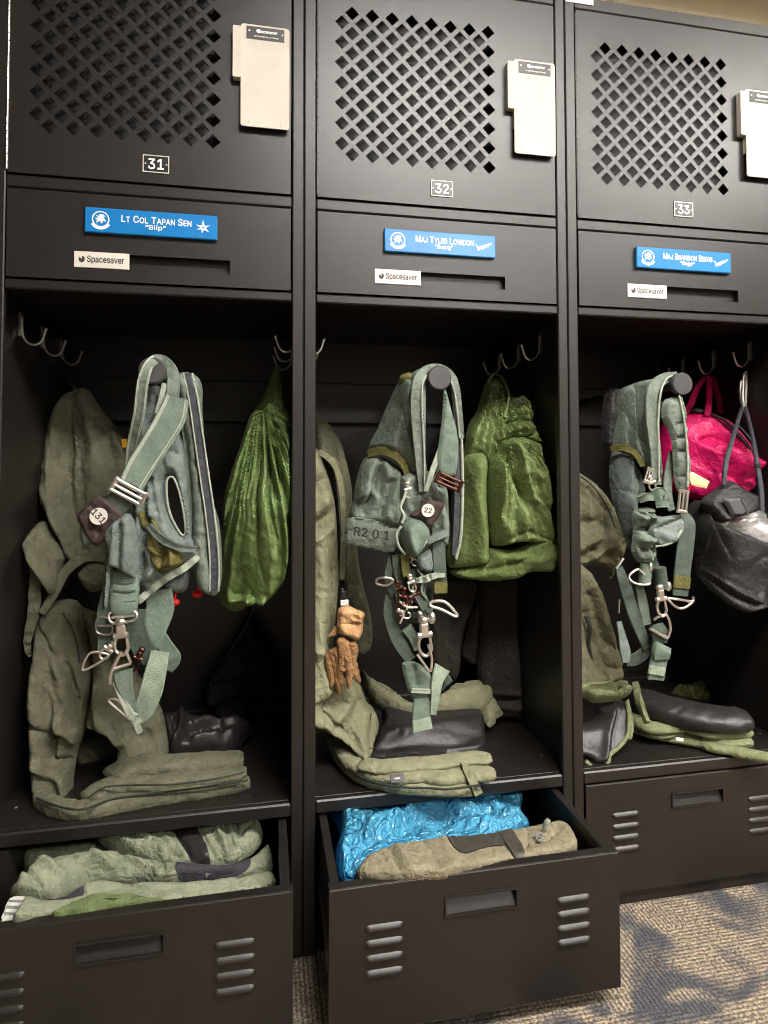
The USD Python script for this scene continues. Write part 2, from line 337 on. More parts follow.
struct('trim_1', bx(RX0, RX1, RY1 - .02, RY1, 2.60, 2.64, .004), 'cream_paint')
struct('wall_front', bx(RX0, RX1, RY0 - .1, RY0, 0, RZ, .001), 'wall_paint')
struct('wall_left', bx(RX0 - .1, RX0, RY0 - .1, RY1 + .1, 0, RZ, .001), 'wall_paint')
struct('wall_right', bx(RX1, RX1 + .1, RY0 - .1, RY1 + .1, 0, RZ, .001), 'wall_paint')
struct('ceiling', bx(RX0 - .1, RX1 + .1, RY0 - .1, RY1 + .1, RZ, RZ + .05, .001), 'ceiling_tile')
def lamp_mat():
    LK['lamp_glow'] = usdkit.material(stage, '/World/Looks/lamp_glow', {'e': ('emission', {'color': (1.0, .955, .9), 'strength': LAMP})}, [], surface='e.emission')
lamp_mat()
for k, (x, y, wh) in enumerate([(1.3, -1.5, 'in front of the middle locker'), (2.85, -1.5, 'beyond the right end of the lockers'), (2.2, -3.7, 'by the far wall behind the photographer')]):
    t = thing('ceiling_light', 'recessed white ceiling troffer ' + wh, 'ceiling light', (x, y, RZ))
    a, b = .62, .31
    fr = Polygon(shapely.box(x - a, y - b, x + a, y + b).exterior.coords, [shapely.box(x - a + .03, y - b + .03, x + a - .03, y + b - .03).exterior.coords])
    e = trimesh.creation.extrude_polygon(fr, .025, engine='earcut'); e.vertices[:, 2] += RZ - .025
    obj('frame', e, 'lamp_frame', t)
    obj('diffuser', bx(x - a + .03, x + a - .03, y - b + .03, y + b - .03, RZ - .016, RZ - .006, .001), 'lamp_glow', t)

# ================================================================== lockers
D, H = .55, 2.134
DL, DR, DT, DB, WT, WB, RB, SH, FT, FB = .0293, .5817, 2.0985, 1.5986, 1.5666, 1.3907, 1.3675, .3149, .2844, .0353
E1, E2 = .227, .239
G = .0035
def rrect(x0, x1, z0, z1, r, n=4):
    return shapely.box(x0 + r, z0 + r, x1 - r, z1 - r).buffer(r, quad_segs=n)
def emblem(x, z, r, y):
    ms = [extr(shapely.Point(x, z).buffer(r).difference(shapely.Point(x, z).buffer(r * .86)), y - .0004, y)]
    pts = [(-.1, .62), (.3, .6), (.55, .35), (.3, .3), (.5, .0), (.62, -.3), (.3, -.15), (.15, -.55), (-.1, -.2), (-.5, -.5), (-.4, -.1), (-.62, .1), (-.25, .15), (-.55, .45), (-.2, .38)]
    ms.append(extr(Polygon([(x + a * r, z + b * r) for a, b in pts]).buffer(0), y - .0004, y))
    t = np.linspace(-2.6, -.54, 14); arc = [(x + 1.28 * r * math.cos(a), z + 1.28 * r * math.sin(a)) for a in t] + [(x + 1.02 * r * math.cos(a), z + 1.02 * r * math.sin(a)) for a in t[::-1]]
    ms.append(extr(Polygon(arc), y - .0004, y))
    return cat(ms)
def star(x, z, r, y):
    ang = [90, 20, -35, -100, -160, 160]; L = [1, .95, .95, .75, .8, .9]; p = []
    for a, l in zip(sorted(ang), [L[i] for i in np.argsort(ang)]):
        p += [(x + r * l * math.cos(math.radians(a)), z + r * l * math.sin(math.radians(a))), (x + r * .3 * math.cos(math.radians(a + 30)), z + r * .3 * math.sin(math.radians(a + 30)))]
    return extr(Polygon(p).buffer(0).difference(shapely.Point(x, z).buffer(r * .12)), y - .0004, y)
def wing(x, z, r, y):
    p = [(-1, .25), (-.75, .1), (-.6, -.1), (-.3, .05), (.1, .22), (1, .5), (.6, .1), (.1, -.15), (-.1, -.35), (-.3, -.2), (-.45, -.45), (-.6, -.35), (-.75, -.5), (-.72, -.2)]
    return extr(Polygon([(x + a * r, z + b * r) for a, b in p]).buffer(0), y - .0004, y)
LOCK = []
def locker(i, num, name, nick, icon, ext, label):
    X = i * W; L = thing('locker', label, 'locker', (X, 0, 0), 'row of black metal lockers'); LOCK.append(L); g = .0008
    m_ = 'locker_paint'
    for a in (X + g, X + W - g - .0012): obj('side_panel', bx(a, a + .0012, .004, D, .0, H, .0003), m_, L)
    obj('back_panel', bx(X + g, X + W - g, D - .0015, D, .0, H, .0003), m_, L)
    obj('top_panel', bx(X + .003, X + W - .003, .004, D, H - .0015, H, .0003), m_, L)
    for a, b in ((X + g, X + DL - G), (X + DR + G, X + W - g)): obj('stile', bx(a, b, 0, .018, 0, H, .0022), m_, L)
    for a, b in ((DT + G, H), (WT + G, DB - G), (RB, WB - G), (FT + .003, SH)):
        obj('rail', bx(X + DL - G, X + DR + G, .0012, .018, a, b, .003), m_, L)
    obj('compartment_floor', bx(X + .003, X + W - .003, .018, D - .002, WB - .006, WB - .004, .0005), m_, L)
    obj('compartment_floor', bx(X + .003, X + W - .003, .018, D - .002, DB - .02, DB - .018, .0005), m_, L)
    s = obj('shelf', bx(X + .003, X + W - .003, .018, D - .002, SH - .002, SH, .0005), m_, L)
    for xx in (X + .03, X + W - .032):
        c = trimesh.creation.icosphere(1, .0035); c.vertices[:] = c.vertices * [1, 1, .4] + [xx, .1, SH + .0008]; obj('rivet', c, 'chrome', s)
    obj('rear_ledge', bx(X + .004, X + W - .004, D - .05, D - .003, SH, SH + .024, .003), m_, L)
    obj('rear_rail', bx(X + .004, X + W - .004, D - .03, D - .003, 1.142, 1.262, .003), m_, L)
    obj('toe_kick', bx(X + DL, X + DR, .012, .02, 0, FB + .002, .001), m_, L)
    # ---- door with its diamond vent
    pol = shapely.box(X + DL, DB, X + DR, DT); r = .0146; st = .0452; hs = []
    for a in range(8):
        for b in range(8): hs.append((X + .1043 + a * .04508, 2.0139 - b * st))
        for b in range(7): hs.append((X + .0818 + a * .04508, 1.9913 - b * st))
    pol = pol.difference(shapely.union_all([Polygon([(x - r, z), (x, z + r), (x + r, z), (x, z - r)]).buffer(.0008, quad_segs=1) for x, z in hs]))
    d = obj('door', extr(pol, 0, .0022), m_, L)
    obj('door_flange', cat([bx(X + DL + .001, X + DL + .003, .0022, .02, DB, DT, .0003), bx(X + DR - .003, X + DR - .001, .0022, .02, DB, DT, .0003), bx(X + DL, X + DR, .0022, .02, DB, DB + .002, .0003), bx(X + DL, X + DR, .0022, .02, DT - .002, DT, .0003)]), m_, d)
    obj('door_liner', bx(X + DL + .02, X + DR - .02, .024, .0252, DB + .03, DT - .03, .0003), 'vent_black', d)
    kn = []
    for k in range(32):
        c = trimesh.creation.cylinder(.0026, .0138, sections=8); c.vertices += [X + DL - G / 2, -.0006, DB + .012 + .0152 * k]; kn.append(c)
    obj('hinge', cat(kn), 'dull_steel' if i == 0 else m_, d)
    # ---- card holder / latch on the door
    c0, c1, z0, z1 = X + .4765, X + .5775, 1.7305, 1.950
    ch = obj('card_holder', cat([extr(rrect(c0, c1, z0, z1, .006), -.014, -.0115), bx(c0 + .001, c0 + .004, -.012, 0, z0 + .06, z1 - .01, .0008), bx(c1 - .006, c1 - .003, -.012, 0, z0 + .004, z1 - .004, .0008)]), 'white_enamel', L, label='off-white card holder plate')
    obj('latch_tab', extr(rrect(X + .460, X + .4775, 1.832, 1.942, .003), -.017, -.002), 'white_enamel', ch)
    obj('header_strip', bx(c0 + .011, c1 - .011, -.0148, -.0138, z1 - .0315, z1 - .004, .0002), 'dark_print', ch)
    obj('header_lettering', cat([wall_text('Spacesaver', .0062, (c0 + c1) / 2 + .004, -.0149, z1 - .0165, width=.042), wall_text('STORAGE SOLUTIONS', .0022, (c0 + c1) / 2 + .002, -.0149, z1 - .026, width=.05), extr(shapely.Point(c0 + .036, z1 - .013).buffer(.0042), -.0152, -.0149)]), 'white_print', ch)
    for xx, zz in ((c0 + .018, z0 + .011), (c1 - .018, z0 + .011), (c0 + .017, z1 - .014), (c1 - .015, z1 - .016)):
        c = trimesh.creation.icosphere(1, .0022); c.vertices[:] = c.vertices * [1, .4, 1] + [xx, -.0146, zz]; obj('rivet', c, 'chrome', ch)
    # ---- number plate
    a0, a1, b0, b1 = X + .2811, X + .3334, 1.6197, 1.6569
    npl = obj('number_plate', bx(a0, a1, -.0018, 0, b0, b1, .0004), 'plate_black', L)
    obj('plate_border', extr(shapely.box(a0 + .0005, b0 + .0005, a1 - .0005, b1 - .0005).difference(shapely.box(a0 + .0022, b0 + .0022, a1 - .0022, b1 - .0022)), -.0022, -.0018), 'label_paper', npl)
    obj('numerals', wall_text(num, .021, (a0 + a1) / 2, -.0018, b0 + .008, width=.031), 'white_print', npl)
    for xx in (a0 + .0055, a1 - .0055):
        c = trimesh.creation.icosphere(1, .0018); c.vertices[:] = c.vertices * [1, .4, 1] + [xx, -.0018, (b0 + b1) / 2]; obj('rivet', c, 'chrome', npl)
    # ---- shallow name drawer with a recessed pull
    sl = shapely.box(X + .158, 1.4175, X + .4561, 1.447)
    dr = obj('name_drawer', extr(shapely.box(X + DL, WB, X + DR, WT).difference(sl), 0, .0022), m_, L)
    obj('drawer_flange', cat([bx(X + DL + .001, X + DL + .003, .0022, .02, WB, WT, .0003), bx(X + DR - .003, X + DR - .001, .0022, .02, WB, WT, .0003), bx(X + DL, X + DR, .0022, .02, WT - .002, WT, .0003)]), m_, dr)
    obj('recessed_pull', cat([bx(X + .155, X + .459, .016, .0175, 1.41, 1.452, .0004), bx(X + .155, X + .459, .0022, .017, 1.4475, 1.449, .0004), bx(X + .155, X + .459, .0022, .017, 1.4155, 1.417, .0004), bx(X + .4565, X + .458, .0022, .017, 1.4155, 1.449, .0004)]), m_, dr)
    pl = obj('name_plate', bx(X + .174, X + .430, -.009, 0, 1.486, 1.5365, .0016), 'blue_plastic', L)
    obj('plate_lettering', cat([wall_text(name, .0138, X + .311, -.0091, 1.5106, caps=.82, width=.134 if i else .136), wall_text('\u201c%s\u201d' % nick, .009, X + .309, -.0091, 1.4985, width=.040)]), 'white_print', pl)
    obj('plate_emblem', emblem(X + .204, 1.513, .0165, -.0091), 'white_print', pl)
    obj('plate_icon', (star if icon == 'star' else wing)(X + .402, 1.510, .0165 if icon == 'star' else .021, -.0091), 'white_print', pl)
    ml = obj('maker_label', bx(X + .1535, X + .2575, -.0025, .001, 1.4155, 1.448, .0008), 'label_paper', L)
    obj('label_lettering', wall_text('Spacesaver', .0125, X + .213, -.0026, 1.427, width=.070), 'dark_print', ml)
    obj('label_logo', extr(Polygon([(X + .1625 + a * .011, 1.4245 + b * .014) for a, b in [(.5, 0), (1, .3), (1, .85), (.5, 1), (.55, .55), (0, .85), (0, .3)]]), -.003, -.0025), 'dark_print', ml)
    # ---- bottom drawer
    Y = -ext; x0, x1 = X + .0305, X + W - .0305
    hx = (-.017, -.012, 0.)[i]; lx_ = (-.007, -.003, 0.)[i]
    ho = shapely.box(X + hx + .2515, .2145, X + hx + .384, .244)
    lv = [(X + lx_ + a, X + lx_ + b, .2105 - .0256 * k) for a, b in ((.0945, .1655), (.4535, .5235)) for k in range(4)]
    dw = obj('drawer', extr(shapely.box(x0, FB, x1, FT).difference(ho), Y + .0004, Y + .0024), m_, L)
    obj('drawer_box', cat([bx(x0, x1, Y, Y + .022, FT - .004, FT + .0002, .0018), bx(x0, x0 + .0016, Y + .001, Y + .022, FB, FT, .0004), bx(x1 - .0016, x1, Y + .001, Y + .022, FB, FT, .0004), bx(x0, x1, Y + .001, Y + .022, FB, FB + .0016, .0004),
                            bx(X + .034, X + .0505, Y + .02, Y + .50, FT - .006, FT - .004, .0008), bx(X + .049, X + .0505, Y + .02, Y + .5, .06, FT - .005, .0004), bx(X + .034, X + .0355, Y + .02, Y + .5, .09, FT - .005, .0004),
                            bx(X + W - .0505, X + W - .034, Y + .02, Y + .50, FT - .006, FT - .004, .0008), bx(X + W - .0505, X + W - .049, Y + .02, Y + .5, .06, FT - .005, .0004), bx(X + W - .0355, X + W - .034, Y + .02, Y + .5, .09, FT - .005, .0004),
                            bx(X + .05, X + W - .05, Y + .02, Y + .5, .058, .06, .0004), bx(X + .05, X + W - .05, Y + .498, Y + .5, .06, FT - .01, .0004), bx(X + .05, X + W - .05, Y + .0205, Y + .022, .06, FT - .001, .0004)]), m_, dw)
    hb = extr(shapely.box(X + hx + .2485, .2115, X + hx + .387, .247).difference(ho), Y - .003, Y + .001)
    slope = trimesh.Trimesh(*(lambda v: (v, trimesh.convex.convex_hull(v).faces))(np.array([(xx, yy, zz) for xx in (X + hx + .2515, X + hx + .384) for yy, zz in ((Y + .002, .2145), (Y + .0155, .2405), (Y + .018, .2405), (Y + .005, .2145))])), process=False)
    slope = trimesh.convex.convex_hull(slope.vertices)
    obj('handle', cat([hb, slope, bx(X + hx + .2515, X + hx + .384, Y + .002, Y + .02, .244, .2455, .0003), bx(X + hx + .25, X + hx + .2515, Y + .002, Y + .02, .2145, .245, .0003), bx(X + hx + .384, X + hx + .3855, Y + .002, Y + .02, .2145, .245, .0003)]), m_, dw)
    for a, b, z in lv:
        C = np.array([(a + .004, Y + .001, z), (a + .009, Y - .0045, z), ((a + b) / 2, Y - .006, z), (b - .009, Y - .0045, z), (b - .004, Y + .001, z)])
        rg = [(-.0062, .001), (-.005, .0045), (0, .006), (.003, .0045), (.0052, 0), (0, -.001)]
        v, k = [], 7
        pts = []
        for sx in (a, a + .004, a + .010, b - .010, b - .004, b):
            f = 0. if sx in (a, b) else (.6 if sx in (a + .004, b - .004) else 1.)
            for dz, dy in ((-.0058, 0), (-.0050, .0046), (-.003, .0062), (-.0002, .0056), (.0030, .0034), (.0060, 0)):
                pts.append((sx, Y + .0006 - dy * f, z + dz * (.45 + .55 * f)))
        obj('louver', trimesh.convex.convex_hull(np.array(pts)), m_, dw, smooth=50)
    # ---- slide rails in the frame
    if ext > .05:
        for a in (X + .030, X + W - .034): obj('slide_rail', cat([bx(a, a + .004, Y + .06, .45, .15, .168, .001), bx(a + .0005, a + .0035, Y + .03, .3, .154, .164, .001)]), 'dull_steel', L)
    # ---- coat hooks on both side walls
    for sd in (0, 1):
        for y in (HOOKY if not sd else [q_ - .012 for q_ in HOOKY]):
            s_ = -1 if sd else 1; xw = X + W - .003 if sd else X + .003
            f_ = lambda u, z: (xw + s_ * u, y, z)
            kp = [f_(.006, 1.343), f_(.006, 1.325), f_(.008, 1.302), f_(.018, 1.287), f_(.032, 1.283), f_(.045, 1.292), f_(.054, 1.318)]
            tip = trimesh.creation.icosphere(1, .0036); tip.vertices += kp[-1]
            h = obj('coat_hook', cat([wire(kp, .0026, 6), tip]), 'chrome', L, label='chrome wire coat hook')
            obj('hook_plate', bx(*sorted((xw, xw + s_ * .005)), y - .008, y + .008, 1.30, 1.352, .001), 'dull_steel', h)
    # ---- pole with its round end cap
    cy = trimesh.creation.cylinder(.0125, D - .05, sections=20); v = cy.vertices; cy.vertices = np.stack([v[:, 0] + X + .302, v[:, 2] + (D - .05) / 2 + .02, v[:, 1] + 1.213], 1); cy.faces = cy.faces[:, ::-1]
    pr = obj('hanging_pole', cy, 'black_cap', L)
    a = np.array([(0, -.003), (.025, -.003), (.0275, 0), (.0275, .012), (.02, .02), (.0125, .024), (0, .024)]); cp = trimesh.creation.revolve(a, sections=28); v = cp.vertices
    cp = trimesh.Trimesh(np.stack([v[:, 0] + X + .302, v[:, 2] + .008, v[:, 1] + 1.213], 1), cp.faces, process=False); cp.fix_normals()
    obj('end_cap', cp, 'black_cap', pr)
    return L
HOOKY = (.15, .29, .43)
locker(0, '31', 'Lt Col Tapan Sen', 'Slip', 'star', E1, 'leftmost black locker, number 31, with green folded clothes in its open drawer')
locker(1, '32', 'Maj Tyler Lowdon', 'Swing', 'wing', E2, 'middle black locker, number 32, with a blue bag in its open drawer')
locker(2, '33', 'Maj Brandon Beers', 'Bogo', 'wing', 0., 'rightmost black locker, number 33, with its bottom drawer closed')
obj('sticker', bx(2 * W + .003, 2 * W + .075, -.0012, 0, 2.1145, 2.131, .0003), 'white_print', LOCK[2])

# ================================================================== soft goods: materials
cloth('suit_olive', (78, 77, 62), (104, 103, 84), wr=(30., .35))
cloth('suit_sage', (110, 110, 86), (138, 137, 110), wr=(30., .35))
cloth('suit_drab', (88, 87, 66), (114, 111, 88), wr=(30., .35))
cloth('suit_green', (98, 103, 74), (124, 128, 94), wr=(30., .35))
cloth('vest_blue', (84, 94, 91), (118, 127, 122), rough=.7, wr=(34., .3))
cloth('vest_sage', (86, 96, 86), (118, 127, 116), rough=.7, wr=(34., .3))
cloth('webbing', (82, 95, 84), (114, 128, 114), weave=2600., rough=.65, wr=(60., .15))
cloth('webbing_dark', (54, 64, 57), (80, 90, 81), weave=2600., rough=.65, wr=(60., .15))
cloth('binding', (132, 140, 126), (164, 170, 154), weave=2600., wr=(60., .15))
cloth('velcro', (120, 136, 118), (160, 172, 152), weave=1800., wr=(300., .6), rough=.95)
cloth('olive_tape', (76, 74, 38), (104, 100, 56), wr=(50., .2))
cloth('pouch_olive', (78, 74, 38), (110, 102, 56), rough=.55, wr=(40., .4))
cloth('zip_tape', (54, 54, 60), (72, 72, 78), weave=2600.)
cloth('bag_green', (96, 118, 66), (124, 144, 90), rough=.45, wr=(40., .22), spec=.4, sheen=.1)
cloth('bag_olive', (98, 114, 64), (126, 141, 90), rough=.48, wr=(45., .28), spec=.4, sheen=.1)
cloth('pink_nylon', (196, 8, 84), (216, 16, 104), rough=.5, wr=(46., .35), spec=.5)
cloth('pink_tape', (150, 8, 62), (176, 14, 80), weave=2600.)
cloth('black_nylon', (34, 33, 33), (46, 45, 45), rough=.6, wr=(46., .3), spec=.4, sheen=.05)
cloth('trouser_cloth', (46, 41, 38), (58, 52, 48), rough=.9, wr=(30., .3), sheen=.05)
cloth('black_cloth', (24, 23, 23), (34, 32, 31), rough=.9, wr=(30., .3), sheen=.05)
cloth('brown_patch', (48, 38, 37), (66, 52, 49), rough=.6, wr=(50., .2))
cloth('glove_hide', (126, 92, 60), (158, 120, 82), rough=.7, wr=(60., .5), sheen=.1)
cloth('glove_cuff', (178, 138, 98), (198, 156, 114), rough=.7, wr=(60., .3), sheen=.1)
cloth('flight_cloth', (104, 110, 90), (136, 140, 118), wr=(38., .4))
cloth('flight_dark', (44, 42, 48), (60, 58, 64))
cloth('grass_cloth', (78, 90, 56), (98, 110, 72), wr=(38., .4))
cloth('jacket_tan', (110, 104, 84), (136, 128, 106), wr=(38., .4))
cloth('camo', (62, 70, 42), (118, 116, 74), wr=(38., .5))
cloth('stripe_grey', (104, 104, 102), (122, 122, 120))
cloth('reflective', (176, 176, 168), (196, 196, 188), rough=.4)
mat('leather_black', (34, 31, 31), .46, bump=(60., .35, .004), var=(20., (40, 36, 36), .4))
mat('piping', (30, 36, 26), .7)
mat('red_plastic', (190, 20, 26), .4)
mat('yellow_tag', (214, 160, 24), .6)
mat('tag_paper', (206, 190, 140), .7)
mat('rubber_black', (28, 27, 27), .5)
mat('silver_foil', (206, 203, 203), .42, .55, bump=(30., .35, .02))
mat('flap_grey', (62, 58, 53), .5, bump=(80., .3, .003))
LK['blue_film'] = usdkit.material(stage, '/World/Looks/blue_film', {
    'tc': ('texture_coordinate', {}), 'n': ('noise_texture', {'scale': 27., 'detail': 2., 'distortion': 2.3}), 'b': ('bump', {'strength': .8, 'distance': .035}),
    'p': ('principled_bsdf', {'base_color': lin(92, 190, 232), 'roughness': .22, 'specular_ior_level': 1., 'coat_weight': 1., 'coat_roughness': .14}),
    't': ('transparent_bsdf', {'color': lin(120, 205, 240)}), 'x': ('mix_closure', {'fac': .6})},
    [('tc.object', 'n.vector'), ('n.fac', 'b.height'), ('b.normal', 'p.normal'), ('b.normal', 'p.coat_normal'), ('t.BSDF', 'x.closure1'), ('p.BSDF', 'x.closure2')], surface='x.closure')

def Z(ox, oy, s): return lambda *c: P(c) / s + [ox, oy]
def Z3(z, l):
    a = np.array(l, float).reshape(-1, 3); return np.column_stack([z(*a[:, :2].ravel()), a[:, 2]])
def band(z, l, w, th=.0026, rng=None, off=0., **k):
    """A strap whose points are given in crop coordinates; rng limits it to a share of the width (for edge bindings)."""
    a = Z3(z, l); a[:, 2] -= off
    m_ = strap(a, w, th, **k)
    return m_
def edges(z, l, w, bw=2.0, lift=.0016, th=.002, **k):
    """Two narrow bindings along the edges of the strap (l, w)."""
    a = Z3(z, l); C = cr(a[:, :2], 6); y = cr(np.column_stack([a[:, 2], a[:, 2]]), 6)[:, 0]
    T = np.gradient(C, axis=0); N = np.stack([-T[:, 1], T[:, 0]], 1); N /= np.linalg.norm(N, axis=1)[:, None] + 1e-9
    ww = np.interp(np.linspace(0, 1, len(C)), np.linspace(0, 1, len(a)), spread(w, len(a)))[:, None]
    ms = []
    for s_ in (-1, 1):
        q = C + s_ * N * (ww / 2 - bw / 2); ms.append(strap(np.column_stack([q, y - lift])[::3], bw, th, n=4))
    return cat(ms)
def ringlink(z, pts, r=.0024, y=None, n=5):
    a = Z3(z, pts); return wire(at(a[:, 0], a[:, 1], y=a[:, 2]), r, n, True)
def rod(z, pts, r=.0022, n=5):
    a = Z3(z, pts); return wire(at(a[:, 0], a[:, 1], y=a[:, 2]), r, n)
def buckle(w, h, t=.0028):
    """A chunky two-bar webbing buckle: frame, sliding bar, raised end lugs."""
    fr = shapely.box(-w / 2, -h / 2, w / 2, h / 2).difference(shapely.box(-w / 2 + .006, -h / 2 + h * .22, w / 2 - .006, h / 2 - h * .22)).buffer(-.0008).buffer(.0008)
    e = trimesh.creation.extrude_polygon(fr, t, engine='earcut')
    ms = [e]
    for yy, hh in ((0, .2), (h * .38, .26), (-h * .38, .26)):
        c_ = trimesh.creation.cylinder(h * hh / 2, w * .94, sections=14); c_.vertices = c_.vertices[:, [2, 0, 1]] * [1, 1, .9] + [0, yy, t]; ms.append(c_)
    for s_ in (-1, 1):
        l = rbox(.008, h * 1.12, t * 2.6, .002); l.vertices += [s_ * w * .49, 0, t * .9]; ms.append(l)
    return cat(ms)
def snaphook(L=.06, w=.016):
    """A snap shackle: swivel ball, body, curved hook with its gate."""
    s_ = trimesh.creation.icosphere(2, w * .5); s_.vertices[:] = s_.vertices * [1, .8, .8] + [0, L * .42, 0]
    bd = rbox(w * .85, L * .34, w * .6, .003); bd.vertices += [0, L * .18, 0]
    c1 = trimesh.creation.cylinder(w * .3, w * 1.3, sections=14); c1.vertices = c1.vertices[:, [2, 0, 1]] + [0, L * .05, 0]
    hk = wire(np.array([(-w * .3, L * .05, 0), (-w * .62, -L * .15, 0), (-w * .5, -L * .38, 0), (0, -L * .5, 0), (w * .5, -L * .36, 0), (w * .5, -L * .18, 0)]), w * .16, 5)
    gt = wire(np.array([(w * .5, -L * .2, 0), (w * .45, -L * .02, 0), (w * .25, L * .1, 0)]), w * .14, 4)
    return cat([s_, bd, c1, hk, gt])
def discmark(px, py, y, r, s, ang):
    d = trimesh.creation.cylinder(r, .0015, sections=24); t = text(s, r * .75, .0005); t.vertices += [0, -r * .35, .0008]
    return place(d, px, py, y, ang), place(t, px, py, y, ang)
def lab(o, s): tag(stage.GetPrimAtPath(o), s)

A, B, C_, D_, E_, F_ = Z(60, 340, 4.267), Z(60, 520, 4.267), Z(0, 300, 2.477), Z(0, 560, 2.477), Z(0, 480, 5.123), Z(20, 650, 3.2)
Hb = Z(200, 380, 4.27)

# ================================================================== locker 31: anti-g suit on the left hook
t = thing('flight_suit', 'dark olive anti-g suit hanging in locker 31, leg spread on the shelf', 'flight suit', at(60, 812, z=SH))
YF = [(75, 390, .40), (45, 480, .34), (130, 440, .36), (110, 540, .28), (45, 540, .26), (30, 620, .22), (100, 600, .25), (35, 700, .16), (90, 700, .20), (150, 680, .26), (40, 790, .16), (85, 790, .17), (60, 760, .17), (160, 750, .2)]
obj('body', puff(C_(178, 226, 200, 219, 222, 226, 262, 285, 312, 345, 322, 400, 330, 520, 305, 620, 255, 645, 205, 652, 168, 640, 150, 590, 112, 520, 102, 430, 112, 335, 150, 245), YF, .028, rim=12,
    folds=[(C_(190, 235, 178, 420, 195, 600), -.012, 4), (C_(215, 240, 250, 380, 240, 560), .010, 9), (C_(150, 270, 135, 420, 160, 560), .010, 8), (C_(275, 330, 290, 450, 260, 600), -.010, 5), (C_(110, 470, 160, 560, 190, 640), .012, 6), (C_(190, 600, 250, 560, 300, 540), -.008, 4)],
    wr=[(.006, 90, 12, 85, 3), (.003, 20, 14, 30, 8)]), 'suit_olive', t)
obj('hanging_loop', cat([rod(C_, [(168, 180, .43), (172, 200, .425), (190, 224, .40)], .002), band(C_, [(190, 222, .395), (240, 290, .37), (305, 350, .34)], 5, .004)]), 'suit_olive', t)
for q in (C_(106, 495)[0], C_(308, 355)[0]):
    o = obj('tag_tab', place(rbox(.013, .022, .003, .001), q[0], q[1], .29 if q[0] < 60 else .32, 8), 'yellow_tag', t, label='small yellow fabric tab')
obj('pocket', puff(E_(125, 310, 190, 225, 240, 215, 285, 285, 340, 350, 350, 400, 325, 440, 310, 540, 265, 588, 205, 505, 150, 420, 125, 350), [(30, 540, .21), (60, 545, .24), (50, 590, .19), (40, 520, .24)], .035, rim=12,
    folds=[(E_(165, 320, 240, 260), -.008, 2), (E_(180, 400, 260, 500), .006, 6), (E_(230, 330, 280, 480), -.008, 4)], wr=[(.004, 30, 10, 60, 5)]), 'suit_olive', t)
obj('waist_belt', band(E_, [(540, 400, .22), (450, 395, .215), (390, 420, .21), (330, 480, .20), (285, 570, .19), (215, 685, .18)], [7, 8, 10, 9, 8, 7], .006), 'suit_olive', t)
obj('waist_belt', band(E_, [(250, 210, .27), (310, 310, .255), (380, 400, .22)], [9, 8, 6], .006), 'suit_olive', t)
obj('strap_tail', band(E_, [(155, 455, .21), (175, 500, .2), (178, 590, .19), (170, 690, .185), (148, 790, .18), (140, 850, .18), (155, 905, .175)], [3, 8, 11, 10, 8, 6, 4], .003, ripple=.002), 'suit_olive', t)
obj('hip_panel', puff(E_(395, 470, 480, 395, 555, 410, 550, 530, 475, 575, 425, 540), .24, .016, rim=8, wr=[(.003, 40, 12, 20, 4)]), 'suit_olive', t)
obj('leg', puff(D_(100, 135, 130, 105, 190, 100, 215, 160, 232, 300, 220, 385, 210, 425, 190, 490, 182, 580, 205, 612, 170, 634, 128, 628, 96, 602, 86, 500, 76, 330, 90, 220), YF, .04, rim=16,
    folds=[(D_(110, 160, 95, 330, 105, 560), .012, 8), (D_(105, 150, 140, 205, 185, 260, 205, 330), -.014, 3), (D_(90, 390, 150, 420, 145, 470, 180, 480), -.012, 3), (D_(160, 380, 200, 430, 215, 400), .012, 5), (D_(110, 480, 165, 520, 175, 560), .012, 5), (D_(100, 560, 150, 590), -.01, 3), (D_(150, 200, 175, 330, 165, 390), .012, 7)],
    wr=[(.004, 90, 14, 80, 21), (.002, 30, 10, 35, 7)]), 'suit_olive', t)
obj('leg', puff(D_(180, 110, 240, 130, 290, 150, 330, 260, 392, 350, 412, 420, 412, 492, 335, 505, 300, 545, 286, 520, 290, 470, 268, 428, 235, 418, 214, 400, 232, 300, 215, 160), [(80, 610, .26), (110, 620, .26), (110, 700, .2), (150, 720, .22), (120, 780, .15), (165, 755, .2)], .035, rim=22,
    folds=[(D_(235, 300, 260, 400, 290, 430), .012, 6), (D_(260, 180, 300, 300, 340, 420), -.01, 4), (D_(300, 440, 340, 400, 400, 390), .008, 6), (D_(350, 350, 400, 480), -.008, 3)], wr=[(.004, 80, 14, 70, 31), (.0015, 24, 10, 20, 5)]), 'suit_olive', t)
obj('back_panel', puff(F_(185, 300, 250, 280, 302, 290, 302, 335, 250, 355, 190, 372), [(80, 750, .3), (110, 745, .3), (90, 765, .29)], .01, wr=[(.003, 20, 10, 20, 15)]), 'suit_olive', t)
zc = lambda l, zz, up=0: (lambda a: np.column_stack([a[:, 0], a[:, 1], a[:, 2]]))(zl(F_, l, zz))
obj('hem', loft(zc((62, 450, 72, 480, 115, 502, 180, 513, 260, 502, 400, 474, 560, 450, 735, 422), SH + .012), [10, 13, 14, 14, 15, 15, 14, 14], [.02, .03, .035, .035, .04, .04, .04, .035], wrn=.003, seed=4, sq=2.6), 'suit_olive', t)
obj('hem', loft(zc((215, 478, 262, 450, 320, 432, 420, 432, 560, 412, 725, 392), SH + .03), [8, 12, 13, 12, 12, 10], .05, wrn=.004, seed=6, sq=2.6), 'suit_olive', t)
obj('hem', loft(zc((290, 405, 330, 385, 380, 372, 470, 370, 600, 360, 715, 348), SH + .045), [6, 12, 15, 14, 14, 12], .06, wrn=.005, seed=8, sq=2.4), 'suit_olive', t)
